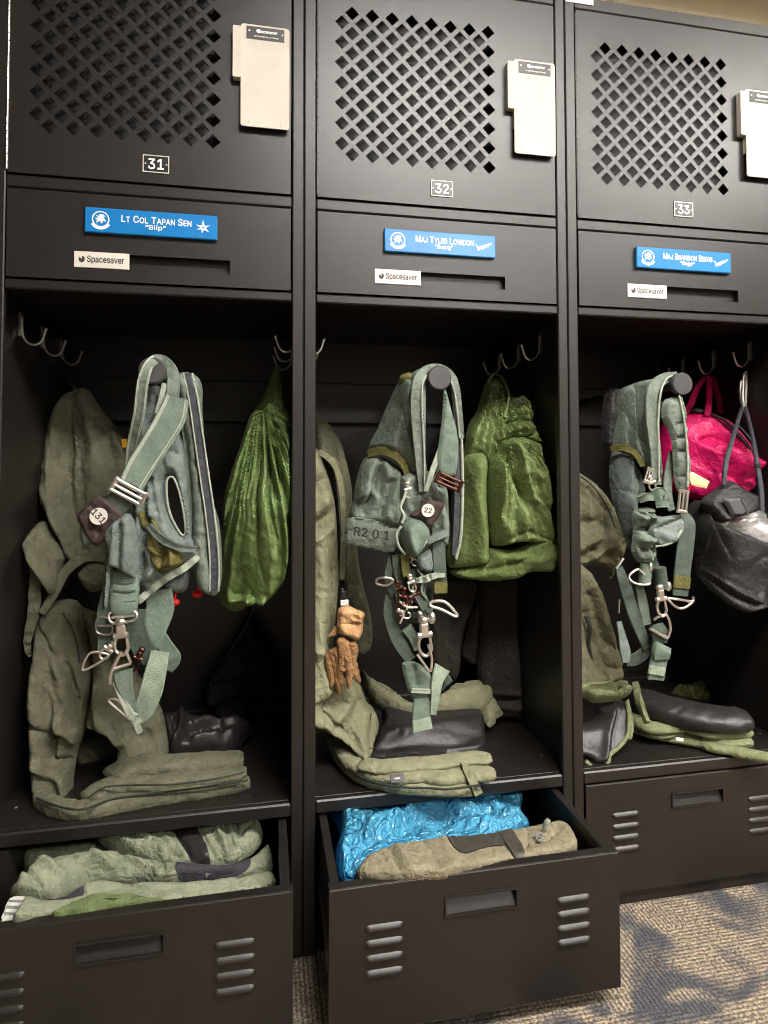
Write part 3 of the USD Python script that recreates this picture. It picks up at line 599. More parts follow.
for w_ in [wire(at(*(zl(F_, (60, 462, 110, 482, 165, 496, 215, 496, 300, 466, 430, 448, 580, 430, 730, 406), SH + .03)[:, :2].T), z=SH + .03) + [0, -.014, 0], .0022), wire(at(*(zl(F_, (225, 458, 285, 424, 400, 418, 500, 416, 620, 400, 715, 380), SH + .05)[:, :2].T), z=SH + .05) + [0, -.018, 0], .0018), rod(E_, [(255, 800, .185), (290, 850, .18), (345, 890, .18), (410, 960, .18)], .0015), rod(E_, [(320, 680, .185), (370, 760, .18), (400, 870, .18), (405, 950, .18)], .0015)]: obj('piping', w_, 'piping', t, label='dark piping along the seams')
obj('liner', puff(F_(455, 228, 500, 214, 560, 230, 640, 236, 722, 242, 748, 262, 716, 292, 700, 318, 640, 335, 540, 345, 480, 348, 468, 300), [(165, 725, .30), (250, 730, .34), (175, 757, .22), (240, 752, .24)], .035, n=(0, -.5, 1), rim=9,
    folds=[(F_(520, 225, 520, 290, 500, 330), .014, 3), (F_(520, 290, 600, 262, 700, 262), .012, 3), (F_(540, 300, 640, 270, 650, 300), -.012, 3), (F_(480, 225, 505, 290), -.012, 3), (F_(560, 320, 680, 300), .010, 3)], wr=[(.004, 30, 10, -20, 25)]), 'leather_black', t, label='shiny black leg lining')
q = F_(700, 433)[0]; obj('snap_button', place(cat([trimesh.creation.cylinder(.005, .003, sections=16)]), q[0], q[1], at(q[0], q[1], z=SH + .02)[1] - .012, 0, tilt=-40), 'piping', t, label='dark snap fastener')

# ================================================================== locker 31: parachute harness over the pole
t = thing('harness', 'grey-green parachute harness hanging over the pole of locker 31, round white label 131', 'harness', at(152, 710, y=.06))
hole = A(456, 600, 474, 584, 490, 598, 512, 660, 530, 750, 536, 818, 520, 832, 492, 790, 468, 735, 456, 670)
obj('vest', puff(A(372, 200, 430, 200, 470, 330, 525, 430, 545, 560, 550, 720, 560, 840, 595, 915, 500, 985, 400, 1070, 335, 1116, 322, 1010, 300, 800, 330, 640, 298, 520, 308, 380, 345, 250), [(140, 380, .08), (150, 450, .09), (180, 480, .08), (185, 550, .06), (150, 600, .07), (135, 520, .07)], .03, rim=18, holes=[hole],
    folds=[(A(350, 620, 345, 780, 335, 1000), .012, 6), (A(375, 620, 380, 800, 350, 1080), -.012, 3), (A(420, 480, 440, 700, 470, 850), .010, 6), (A(440, 450, 520, 500), -.008, 4), (A(390, 620, 400, 740), .012, 4), (A(360, 1020, 420, 960, 380, 880), .01, 4)], wr=[(.004, 60, 10, 80, 41), (.0025, 14, 6, 60, 4)]), 'vest_blue', t)
o = obj('armhole_binding', cat([wires([(x, y, .052) for x, y in hole], .0024, 6, True)]), 'binding', t)
obj('neck_loop', band(A, [(292, 560, .055), (312, 430, .03), (338, 310, .0), (352, 190, -.012), (375, 115, -.008), (408, 82, .012), (450, 95, .036), (480, 140, .04), (482, 220, .03), (462, 310, .03)], [9, 10, 11, 11, 10, 9, 10, 11, 12, 14], .005), 'vest_sage', t)
obj('loop_binding', edges(A, [(292, 560, .055), (312, 430, .03), (338, 310, .0), (352, 190, -.012), (375, 115, -.008), (408, 82, .012)], [9, 10, 11, 11, 10, 9], 1.8, .004), 'binding', t)
obj('loop_lining', band(A, [(447, 185, .034), (435, 240, .03), (415, 315, .026)], 5, .004), 'binding', t)
pth = [(500, 245, .02), (475, 330, .015), (410, 440, .005), (345, 540, -.002), (305, 615, -.008)]
s_ = obj('chest_strap', band(A, pth, [22, 27, 26, 25, 23], .004), 'webbing', t)
obj('edge_binding', edges(A, pth, [22, 27, 26, 25, 23], 3.2), 'binding', s_)
q = A(292, 648)[0]; obj('buckle', place(buckle(.066, .030), q[0], q[1], -.014, -30), 'bright_steel', t, label='bright metal two-bar buckle')
obj('strap_end', band(A, [(285, 650, -.008), (240, 705, -.006), (200, 750, -.004)], [22, 22, 20], .004), 'webbing_dark', t)
obj('release_patch', puff(A(72, 745, 120, 700, 160, 662, 225, 690, 278, 755, 220, 800, 190, 860, 150, 880, 118, 850, 92, 800), -.004, .007, rim=4, smooth=2, wr=[(.002, 12, 8, 40, 6)]), 'brown_patch', t, label='dark brown patch round the label')
q = A(165, 752)[0]; d, tx = discmark(q[0], q[1], -.024, .0165, '131', -48)
o = obj('round_label', d, 'label_paper', t); obj('numerals', tx, 'dark_print', o)
obj('lower_flap', puff(A(86, 800, 130, 795, 175, 850, 120, 880, 100, 892, 88, 850), .0, .008, rim=5), 'webbing_dark', t)
obj('front_fold', puff(A(188, 832, 235, 770, 300, 742, 332, 850, 330, 1015, 285, 1000, 222, 968, 212, 1030, 205, 1110, 196, 1150, 186, 1120, 196, 980, 204, 900), [(110, 520, -.01), (130, 530, .0), (110, 580, .005), (135, 575, .02), (105, 605, .01)], .012, rim=4,
    folds=[(A(240, 800, 235, 960), .008, 5), (A(285, 780, 280, 980), .010, 6), (A(262, 790, 258, 960), -.01, 3)], wr=[(.002, 50, 10, 85, 12)]), 'vest_blue', t)
obj('pouch', puff(A(365, 885, 380, 785, 402, 748, 450, 800, 520, 872, 535, 940, 505, 968, 455, 1000, 405, 980, 378, 930), .045, .035, rim=12, folds=[(A(400, 800, 450, 900, 440, 970), -.01, 4), (A(430, 960, 500, 940), .008, 4), (A(480, 880, 490, 950), .008, 4)], wr=[(.003, 20, 10, 30, 9)]), 'pouch_olive', t, label='shiny olive pouch')
obj('pouch', puff(A(318, 735, 355, 728, 378, 780, 365, 805, 340, 790), .03, .012, rim=5), 'olive_tape', t)
pp_ = [(378, 790, .01), (430, 845, .0), (500, 880, -.002), (582, 888, .02)]
po = obj('pouch_strap', band(A, pp_, [6, 8, 7, 4], .004), 'webbing_dark', t)
obj('strap_edge', edges(A, pp_, [6, 8, 7, 4], 1.4, .003), 'vest_blue', po)
q = A(583, 886)[0]; obj('strap_fitting', place(cat([trimesh.creation.annulus(.0035, .007, .003, sections=16)]), q[0], q[1], .02), 'dull_steel', t)
obj('hem_binding', band(B, [(335, 345, .045), (400, 290, .04), (460, 245, .035), (530, 205, .03), (588, 155, .035)], 7, .006, ripple=.0022), 'binding', t)
obj('float_lobe', puff(A(500, 150, 545, 138, 590, 160, 608, 210, 608, 300, 622, 480, 645, 660, 678, 770, 690, 900, 690, 1020, 670, 1085, 640, 1088, 592, 1060, 572, 1000, 562, 880, 562, 700, 545, 500, 520, 330, 498, 220), [(185, 375, .10), (200, 450, .10), (215, 580, .08), (190, 540, .09)], .04, rim=12, folds=[(A(545, 150, 572, 260, 597, 430, 620, 600, 642, 760, 657, 930, 657, 1075), -.012, 4)], wr=[(.003, 20, 14, 10, 51)]), 'vest_sage', t, label='padded flotation lobe')
zp = [(543, 142, .078), (568, 260, .062), (592, 430, .06), (617, 600, .057), (640, 760, .05), (656, 930, .045), (655, 1072, .05)]
obj('zipper', band(A, zp, [6, 7, 7, 7, 7.5, 8, 7], .003), 'zip_tape', t)
obj('lobe_piping', cat([rod(A, [(x + 4 + 17, y, d_ - .003) for x, y, d_ in zp], .0022), rod(A, [(x - 17, y, d_ - .003) for x, y, d_ in zp], .0018)]), 'binding', t)
obj('side_strip', band(A, [(512, 170, .09), (532, 330, .085), (552, 520, .08), (560, 700, .08), (556, 850, .07)], [5, 8, 8, 7, 5], .005), 'vest_sage', t)
obj('rear_lobe', puff(B(440, 270, 500, 235, 550, 215, 545, 285, 512, 312, 460, 302), .09, .02, rim=7), 'vest_blue', t)
for zx, zy, c0 in ((488, 352, (502, 275)), (586, 316, (598, 270))):
    q = B(zx, zy)[0]; k = trimesh.creation.icosphere(2, .0105); k.vertices *= [1.1, .8, .8]
    o = obj('pull_knob', place(k, q[0], q[1], .085), 'red_plastic', t, label='red pull knob'); obj('pull_cord', rod(B, [(c0[0], c0[1], .085), (zx, zy - 14, .085)], .003), 'red_plastic', o)
obj('leg_strap', loft(Z3(B, [(278, 205, .03), (275, 300, .02), (270, 412, .012)]), [23, 25, 23], .028, wrn=.002, seed=44, sq=2.4), 'webbing', t)
for yy in (255, 300, 345): obj('strap_stitch', band(B, [(228, yy, .006), (276, yy + 6, .002), (322, yy, .006)], 1.6, .002, lip=False), 'webbing_dark', t)
obj('leg_strap', band(B, [(232, 30, .0), (215, 180, .01), (200, 300, .015), (190, 400, .015), (188, 560, .018)], [8, 6, 8, 14, 11], .004), 'webbing_dark', t)
obj('leg_strap', band(B, [(420, 300, .06), (428, 380, .055), (405, 460, .05), (385, 540, .045)], [24, 25, 22, 18], .004), 'webbing', t)
obj('leg_strap', band(B, [(330, 380, .03), (325, 460, .03), (350, 540, .035), (395, 600, .04)], [16, 18, 20, 18], .004), 'webbing_dark', t)
obj('leg_strap', band(B, [(410, 480, .055), (450, 540, .05), (488, 590, .05), (462, 640, .055)], [14, 14, 12, 9], .004), 'webbing', t)
obj('velcro_strap', band(B, [(428, 560, .03), (405, 660, .02), (385, 740, .018), (350, 820, .025), (310, 845, .03)], [17, 20, 21, 19, 12], .006), 'velcro', t)
obj('adjuster', cat([ringlink(B, [(215, 395, .008), (315, 390, .008), (318, 425, .004), (225, 440, .004)], .0032), rod(B, [(220, 415, .0), (318, 408, .0)], .0026)]), 'bright_steel', t)
obj('adjuster', cat([ringlink(B, [(160, 420, .012), (215, 425, .012), (218, 485, .01), (158, 480, .01)], .0026), rod(B, [(158, 450, .006), (218, 452, .006)], .003)]), 'dull_steel', t)
q = B(262, 500)[0]; obj('snap_hook', place(snaphook(.072, .022), q[0], q[1], .004, 4), 'bright_steel', t)
q = B(205, 555)[0]; obj('snap_hook', place(snaphook(.04, .016), q[0], q[1], .012, -35), 'bright_steel', t)
q = B(330, 595)[0]; obj('snap_hook', place(snaphook(.05, .014), q[0], q[1], .025, -25), 'bronze', t)
obj('link', ringlink(B, [(128, 568, .012), (96, 640, .006), (160, 612, .008), (205, 575, .012)], .0026), 'bright_steel', t)
obj('link', cat([rod(B, [(262, 560, .0), (218, 650, -.004), (212, 700, -.002)], .0036), rod(B, [(280, 555, .0), (302, 610, .0)], .003), rod(B, [(220, 640, -.004), (302, 612, 0)], .003)]), 'bright_steel', t)
obj('strap_loop', band(B, [(268, 640, .006), (275, 700, .004), (300, 770, .006), (320, 840, .01)], [17, 15, 8, 6], .004), 'webbing', t)
obj('link', ringlink(B, [(208, 768, .012), (250, 772, .01), (312, 838, .008), (300, 848, .008), (235, 798, .01)], .0024), 'bright_steel', t)
obj('strap_tip', cat([band(B, [(235, 690, .008), (265, 760, .006), (305, 835, .006), (345, 905, .008)], [4, 5, 7, 4], .004), band(B, [(345, 850, .006), (325, 870, .004), (340, 910, .006)], [4, 4, 4], .003), place(rbox(.014, .016, .006, .001), *B(310, 838)[0], .002, -30)]), 'binding', t)

# ================================================================== locker 31: green helmet bag on the right hook, dark rucksack behind
t = thing('helmet_bag', 'glossy green nylon helmet bag hanging on the right side of locker 31', 'bag', at(255, 608, y=.27))
YB = [(265, 390, .24), (285, 430, .13), (240, 440, .24), (220, 550, .24), (291, 550, .08), (250, 600, .17), (262, 500, .12)]
obj('body', puff(Hb(262, 128, 300, 118, 350, 140, 388, 160, 392, 350, 392, 620, 388, 760, 355, 870, 270, 955, 240, 945, 165, 985, 108, 965, 78, 920, 88, 760, 95, 560, 120, 430, 165, 300, 215, 150), YB, .05, rim=16,
    folds=[(Hb(205, 905, 232, 945, 268, 925), .018, 4), (Hb(138, 912, 200, 912, 175, 945), .016, 3.5), (Hb(150, 895, 215, 895), -.012, 2), (Hb(268, 200, 300, 400, 330, 500), -.012, 2.4), (Hb(275, 230, 320, 420, 355, 560), .010, 5)],
    wr=[('rays', tuple(Hb(262, 60)[0]), .034, 9., 61, 60., 260.), ('rays', tuple(Hb(262, 60)[0]), .012, 20., 64, 50., 200.), (.0015, 14, 9, 30, 13), (.003, 60, 14, 100, 65)], res=1.5), 'bag_green', t)
obj('gathered_neck', puff(Hb(270, 130, 300, 100, 345, 130, 388, 155, 388, 330, 350, 330, 300, 290, 272, 220), [(270, 410, .16), (290, 415, .11), (285, 450, .09), (265, 425, .16)], .03, rim=8, folds=[(Hb(290, 120, 340, 150, 385, 170), -.008, 1.6), (Hb(285, 145, 335, 170, 385, 190), -.008, 1.6), (Hb(290, 170, 340, 195, 385, 212), -.008, 1.6), (Hb(300, 250, 340, 230, 385, 260), -.012, 2.5), (Hb(320, 290, 360, 270), .01, 3)], wr=[(.005, 14, 8, 30, 14)]), 'bag_green', t)
obj('gathered_top', puff(Hb(222, 152, 250, 95, 285, 30, 312, -40, 335, -62, 345, 0, 346, 60, 372, 138, 310, 165, 262, 170), [(268, 412, .23), (278, 365, .265), (285, 410, .16)], .018, rim=6, folds=[(Hb(325, -40, 295, 80, 275, 150), -.008, 2), (Hb(330, -40, 318, 80, 300, 140), .008, 2)]), 'bag_green', t)
obj('drawcord', rod(Hb, [(337, -60, .265), (345, 30, .22), (350, 90, .17), (345, 150, .12)], .003), 'bag_olive', t)
t = thing('rucksack', 'black rucksack sagging below the green bag at the back right of locker 31', 'bag', at(250, 715, y=.46))
Rk = Z(200, 600, 7.31)
obj('body', puff(Rk(330, 130, 420, 200, 520, 380, 585, 500, 600, 620, 540, 660, 380, 690, 200, 715, 90, 760, 35, 720, 60, 600, 110, 490, 180, 400, 250, 280), .44, .05, rim=12, folds=[(Rk(110, 590, 250, 570, 400, 550, 560, 520), -.02, 3), (Rk(340, 250, 400, 380, 480, 490), -.015, 3), (Rk(130, 480, 90, 700), .01, 4)], wr=[(.005, 40, 12, 70, 71)]), 'black_cloth', t)
obj('front_pocket', puff(Rk(105, 800, 180, 720, 300, 695, 355, 730, 360, 850, 280, 885, 160, 870), .42, .035, rim=8, wr=[(.003, 20, 8, 0, 72)]), 'black_cloth', t)
obj('strap', rod(Rk, [(395, 60, .40), (330, 200, .40), (240, 340, .41), (170, 490, .41), (75, 620, .40)], .003), 'zip_tape', t)
obj('strap_hook', ringlink(Rk, [(620, 540, .41), (590, 570, .41), (600, 605, .41), (632, 600, .41)], .002), 'zip_tape', t)

# ================================================================== locker 31: clothes in the open drawer
G_ = Z(0, 810, 2.56)
zd = .20
t = thing('folded_coverall', 'folded sage coverall with black stripe, at the back of the drawer under locker 31', 'folded clothes', at(190, 850, z=.1))
def yz(z): return ('z', z)
HC = dict(out=G_(250, 70, 330, 55, 440, 40, 560, 30, 640, 22, 672, 55, 660, 100, 610, 132, 530, 158, 440, 158, 350, 130, 280, 100), depth=[(98, 838, .06), (115, 835, .08), (170, 830, .1), (250, 820, .1), (180, 868, -.01), (235, 862, -.01), (120, 850, .03), (262, 840, .05)], T=.04, n=(0, -.5, 1), rim=14,
    folds=[(G_(420, 50, 500, 155), -.007, 1.6), (G_(485, 50, 555, 152), -.007, 1.6), (G_(535, 45, 585, 140), .010, 3), (G_(560, 45, 605, 130), -.010, 1.8), (G_(600, 35, 612, 90, 645, 60), -.016, 2.4), (G_(330, 75, 420, 130), .010, 4), (G_(300, 75, 400, 118, 460, 145), -.010, 2), (G_(270, 85, 350, 120), .008, 3), (G_(380, 60, 440, 120), .008, 3)], wr=[(.003, 30, 8, 25, 81)])
obj('cloth', puff(**HC), 'flight_cloth', t)
obj('stripe', patch(G_(428, 42, 482, 38, 540, 155, 490, 152), HC, .003), 'leather_black', t, label='black stripe')
obj('cloth_layer', puff(G_(68, 90, 140, 80, 250, 75, 300, 110, 270, 150, 150, 165, 65, 160), yz(.2), .03, n=(0, -.4, 1), rim=10, wr=[(.004, 30, 10, 5, 82)]), 'flight_cloth', t)
t = thing('folded_coverall', 'folded sage coverall with striped white cuff, at the front of the drawer of locker 31', 'folded clothes', at(100, 890, z=.1))
HD = dict(out=G_(26, 226, 55, 200, 95, 160, 180, 132, 265, 122, 350, 140, 465, 150, 560, 160, 640, 140, 690, 100, 690, 172, 600, 186, 480, 190, 420, 196, 300, 192, 235, 197, 205, 212, 168, 228, 118, 240, 78, 238, 45, 236), depth=[(5, 905, -.12), (30, 880, -.08), (70, 868, -.03), (110, 862, .02), (265, 860, .03), (80, 900, -.10), (180, 885, -.05), (265, 882, -.04), (10, 922, -.18)], T=.032, n=(0, -.5, 1), rim=7,
    folds=[(G_(60, 205, 120, 180, 200, 165, 300, 150), .012, 5), (G_(225, 172, 330, 182, 410, 165), -.012, 2), (G_(110, 170, 170, 200), .010, 4), (G_(240, 150, 300, 180), .010, 3), (G_(330, 150, 400, 180), .008, 3), (G_(70, 190, 110, 225), -.010, 2), (G_(190, 150, 230, 190), -.010, 2), (G_(418, 150, 425, 192), -.005, 1.4)], wr=[(.003, 40, 9, 10, 83)])
HE = dict(out=G_(70, 232, 118, 243, 170, 236, 212, 206, 240, 198, 300, 204, 420, 206, 560, 198, 692, 168, 692, 214, 560, 238, 430, 254, 300, 270, 120, 294, 34, 294, 50, 265), depth=[(30, 900, -.15), (60, 905, -.15), (85, 890, -.11), (110, 890, -.10), (180, 890, -.09), (265, 880, -.07), (50, 922, -.19), (265, 895, -.12), (150, 910, -.17)], T=.022, n=(0, -.5, 1), rim=5,
    folds=[(G_(222, 218, 300, 212, 430, 218, 600, 205), .008, 3), (G_(216, 206, 222, 248), -.006, 1.6), (G_(320, 212, 400, 240), -.006, 2)], wr=[(.0025, 40, 9, -8, 86)])
obj('cloth', puff(**HD), 'flight_cloth', t)
obj('cloth_layer', puff(**HE), 'flight_cloth', t)
obj('dark_facing', patch(G_(462, 152, 520, 158, 580, 160, 632, 146, 640, 172, 600, 184, 540, 188, 458, 190), HD, .002), 'flight_dark', t, label='dark blue facing')
obj('dark_facing', patch(G_(116, 244, 165, 238, 210, 210, 216, 238, 165, 254), HE, .002), 'flight_dark', t, label='dark blue facing')
HF = dict(out=G_(30, 226, 78, 230, 60, 262, 36, 294, 0, 294, 12, 255), depth=[(12, 900, -.14), (30, 900, -.14), (5, 922, -.185), (18, 922, -.185)], T=.010, n=(0, -.5, 1), rim=3)
cu = obj('cuff', puff(**HF), 'reflective', t, label='white striped cuff')
for l in ((27, 240, 69, 241, 66, 246, 25, 245), (21, 255, 61, 257, 58, 262, 19, 261), (14, 271, 51, 274, 48, 279, 12, 277)): obj('cuff_stripe', patch(G_(*l), HF, .0015, smooth=1, res=1.5), 'stripe_grey', cu)
t = thing('green_shirt', 'grass green cloth tucked against the front of the drawer of locker 31', 'folded clothes', at(100, 905, z=.1))
obj('cloth', puff(G_(135, 272, 190, 240, 250, 225, 330, 225, 430, 240, 430, 262, 300, 280, 150, 300), [(60, 915, -.195), (100, 895, -.175), (165, 905, -.19)], .02, n=(0, -.5, 1), rim=7, folds=[(G_(150, 265, 230, 240, 300, 245), -.008, 2)], wr=[(.004, 26, 8, -10, 84)]), 'grass_cloth', t)
obj('collar', puff(G_(260, 232, 330, 225, 400, 235, 395, 250, 300, 250), [(105, 902, -.195), (150, 905, -.195), (130, 900, -.195)], .012, n=(0, -.5, 1), rim=5), 'grass_cloth', t)

# ================================================================== locker 32
I_, J_, K_, L_, M_, N_, O_, Q_, S_, T_, U_ = Z(300, 320, 2.648), Z(300, 560, 2.648), Z(340, 350, 4.876), Z(370, 480, 6.98), Z(370, 600, 6.98), Z(310, 400, 5.689), Z(440, 370, 4.655), Z(310, 580, 7.31), Z(310, 680, 3.84), Z(440, 560, 5.69), Z(320, 780, 2.743)
t = thing('flight_suit', 'pale sage anti-g suit in locker 32, tan gloves before it, leg lying on shelf', 'flight suit', at(345, 790, z=SH))
YS = [(310, 430, .30), (340, 470, .27), (320, 560, .2), (345, 600, .2), (310, 700, .12), (345, 690, .16), (318, 725, .13), (365, 730, .17)]
obj('back_panel', puff(N_(10, 120, 60, 100, 110, 140, 165, 220, 205, 340, 238, 500, 240, 640, 262, 800, 290, 1000, 350, 1250, 340, 1420, 230, 1400, 150, 900), [(320, 430, .34), (350, 500, .33), (370, 640, .30), (340, 600, .3)], .015, rim=8, wr=[(.004, 60, 12, 80, 91)]), 'suit_olive', t)
obj('body', puff(N_(-50, 160, 25, 260, 60, 315, 88, 390, 128, 520, 150, 660, 158, 860, 165, 1000, 150, 1200, 130, 1420, 145, 1640, 20, 1720, -50, 1700), YS, .035, rim=14,
    folds=[(N_(20, 330, 80, 460, 100, 700), .012, 7), (N_(0, 700, 130, 610), -.012, 3), (N_(0, 640, 110, 560), .010, 5), (N_(0, 790, 120, 720), .012, 4), (N_(60, 800, 70, 1100, 50, 1400), .014, 8), (N_(110, 900, 105, 1200, 90, 1500), -.010, 3), (N_(10, 480, 80, 440), -.01, 3)], wr=[(.005, 60, 12, 70, 92), (.003, 18, 10, 10, 93)]), 'suit_sage', t)
obj('collar', band(N_, [(30, 300, .26), (75, 305, .25), (125, 345, .24), (158, 410, .23), (178, 500, .22), (190, 620, .21), (194, 760, .2), (188, 900, .2), (180, 1020, .2)], [6, 8, 8, 7, 7, 7, 7, 7, 6], .012), 'suit_sage', t)
obj('inner_lining', puff(N_(60, 330, 100, 345, 140, 420, 160, 560, 170, 760, 165, 950, 150, 850, 145, 650, 125, 510, 90, 420), [(322, 460, .27), (335, 480, .26), (338, 560, .24)], .008), 'black_cloth', t)
obj('leg', puff(S_(-20, 150, 5, 60, 20, -60, 70, -130, 110, -60, 130, -10, 185, 5, 215, 80, 240, 105, 265, 170, 245, 235, 238, 305, 180, 285, 140, 245, 100, 215, 40, 185), [(310, 700, .13), (340, 660, .17), (318, 722, .13), (365, 700, .22), (372, 755, .13), (345, 740, .12)], .035, rim=12,
    folds=[(S_(150, 40, 110, 110, 60, 150), .014, 6), (S_(180, 60, 150, 160, 170, 240), -.012, 3), (S_(60, 20, 40, 100, 100, 150, 150, 200, 150, 250), -.014, 2.4), (S_(205, 100, 190, 190, 210, 280), .012, 5), (S_(235, 140, 225, 260), -.012, 3), (S_(60, 80, 130, 60), -.01, 3)], wr=[(.005, 30, 10, 60, 94)]), 'suit_sage', t)
zs = lambda l, zz: zl(S_, l, zz)
obj('hem', loft(zs((-30, 150, 15, 172, 70, 205, 100, 265, 140, 325, 200, 372, 300, 400, 450, 415, 640, 422), [SH + .05, SH + .045, SH + .035, SH + .02] + [SH + .012] * 5), [10, 10, 10, 9, 10, 10, 12, 11, 10], .03, wrn=.003, seed=14, sq=2.6), 'suit_sage', t)
obj('hem', loft(zs((120, 225, 140, 280, 200, 335, 300, 368, 420, 365, 520, 372, 600, 360, 710, 358), SH + .03), [7, 9, 10, 10, 11, 10, 10, 8], .05, wrn=.004, seed=16, sq=2.6), 'suit_sage', t)
obj('hem', loft(zs((200, 318, 260, 332, 370, 326, 480, 318, 600, 302, 695, 300), SH + .046), [6, 9, 9, 9, 9, 7], .05, wrn=.004, seed=18), 'suit_sage', t)
obj('piping', wire(at(*(zl(S_, (-20, 170, 60, 185, 110, 225, 125, 290, 190, 352, 310, 385, 450, 392, 520, 395, 640, 380), SH + .03)[:, :2].T), z=SH + .032) + [0, -.026, 0], .0024), 'piping', t, label='dark piping along the hem')
obj('rear_leg', puff(S_(190, -40, 230, 5, 300, 40, 400, 105, 500, 80, 550, 28, 690, 16, 706, 55, 690, 112, 640, 128, 390, 140, 270, 115, 215, 60), [(362, 690, .36), (400, 705, .30), (410, 714, .26), (490, 690, .36), (480, 712, .28)], .035, n=(0, -.6, 1), rim=9, folds=[(S_(500, 95, 640, 70), .008, 4), (S_(250, 40, 390, 120), -.01, 3), (S_(560, 50, 680, 40), -.008, 3)], wr=[(.004, 30, 9, 20, 95)]), 'suit_sage', t)
obj('leg_end', puff(S_(655, 60, 700, 55, 722, 100, 742, 130, 715, 150, 712, 165, 688, 182, 668, 150), [(482, 697, .33), (500, 715, .28), (488, 725, .24)], .02, n=(0, -.6, 1), rim=5, folds=[(S_(700, 60, 735, 130), -.01, 2)]), 'suit_sage', t)
obj('liner', puff(S_(283, 112, 390, 132, 480, 124, 640, 120, 662, 138, 672, 278, 560, 290, 400, 302, 228, 320, 226, 300, 255, 235, 278, 170), [(375, 760, .10), (485, 755, .13), (385, 712, .27), (480, 712, .29)], .018, n=(0, -.5, 1), rim=6, folds=[(S_(270, 200, 400, 220, 650, 180), .012, 10), (S_(290, 250, 330, 240), .01, 5), (S_(240, 290, 400, 270, 600, 265), -.006, 5), (S_(265, 160, 300, 190), .008, 4)], wr=[(.003, 60, 14, -5, 96)]), 'leather_black', t, label='smooth black leg lining')
obj('zip_end', band(S_, [(245, 130, .17), (240, 190, .15), (228, 260, .12)], [6, 8, 6], .008), 'suit_sage', t)
q = S_(592, 320, 606, 350, 630, 400, 648, 440); tb = obj('snap_tab', strap(np.column_stack([q, [-.005, -.03, -.055, -.062]]), [8, 9, 9, 9], .004), 'suit_sage', t, label='sage snap tab over the shelf edge')
q = S_(645, 412)[0]; obj('snap_button', place(trimesh.creation.icosphere(2, .005), q[0], q[1], -.062), 'chrome', tb)
q = S_(335, 378)[0]; tg = obj('care_label', place(rbox(.030, .016, .002, .0006), q[0], q[1], at(q[0], q[1], z=SH + .035)[1] - .018, 0, tilt=-30), 'plate_black', t); obj('label_print', place(rbox(.012, .003, .003, .0004), q[0], q[1], at(q[0], q[1], z=SH + .035)[1] - .0185, 0, tilt=-30), 'label_paper', tg)

t = thing('gloves', 'pair of tan leather gloves clipped to the sage suit in locker 32', 'gloves', at(340, 692, y=.1))
obj('clip', cat([place(rbox(.012, .022, .010, .002), *Q_(245, 115)[0], .105), rod(Q_, [(235, 60, .11), (240, 100, .105)], .003)]), 'rubber_black', t)
obj('clip_tape', place(rbox(.018, .012, .006, .001), *Q_(252, 165)[0], .10), 'white_print', t)
obj('cuff', puff(Q_(205, 215, 245, 190, 285, 185, 340, 215, 402, 240, 388, 290, 386, 370, 348, 442, 280, 415, 208, 388, 200, 300), .095, .018, rim=5, smooth=2, folds=[(Q_(210, 300, 300, 310, 385, 310), -.006, 1.6), (Q_(345, 220, 360, 300), .006, 3)], wr=[(.002, 12, 7, 20, 101)]), 'glove_cuff', t)
obj('cuff', puff(Q_(128, 412, 160, 370, 198, 325, 212, 390, 160, 418), .115, .012, rim=4, smooth=2), 'glove_cuff', t)
for wl in ([(160, 505, .105), (190, 600, .1), (205, 720, .1), (215, 830, .1)], [(140, 520, .11), (150, 620, .105), (160, 720, .105), (152, 785, .105)], [(185, 490, .1), (215, 570, .095), (235, 640, .09), (262, 662, .085)], [(250, 440, .09), (265, 540, .085), (285, 640, .085), (283, 790, .085)], [(300, 450, .09), (318, 520, .09), (305, 620, .09), (295, 720, .09)], [(310, 600, .1), (330, 680, .1), (358, 750, .1)], [(225, 420, .09), (240, 520, .085), (222, 700, .095), (235, 770, .095)]):
    obj('glove_finger', loft(Z3(Q_, wl), [9, 9, 7, 4], .016, k=14, wrn=.0015, seed=int(wl[0][0])), 'glove_hide', t)

# ---- harness 32
t = thing('harness', 'grey-green harness over the pole of locker 32, stencilled sleeve and label 22', 'harness', at(420, 730, y=.06))
obj('vest', puff(K_(415, 105, 370, 100, 325, 135, 290, 150, 240, 245, 185, 380, 140, 480, 230, 500, 325, 600, 345, 640, 400, 690, 412, 600, 418, 300), [(365, 450, .16), (400, 380, .12), (425, 480, .05), (410, 400, .08), (385, 400, .16)], .03, rim=10, folds=[(K_(300, 170, 240, 470), .012, 6), (K_(340, 150, 350, 400, 390, 660), -.014, 3), (K_(310, 180, 290, 340, 350, 560), .010, 5), (K_(270, 280, 310, 400), -.010, 4), (K_(370, 200, 390, 600), .012, 4)], wr=[(.003, 60, 9, 105, 111)]), 'vest_sage', t)
obj('shoulder_patch', puff(K_(300, 190, 350, 195, 355, 250, 330, 240), .08, .008, rim=4), 'olive_tape', t)
obj('shoulder_patch', puff(K_(295, 125, 345, 110, 355, 150, 320, 185, 290, 165), .10, .018, rim=5, wr=[(.006, 10, 6, 40, 112)]), 'olive_tape', t)
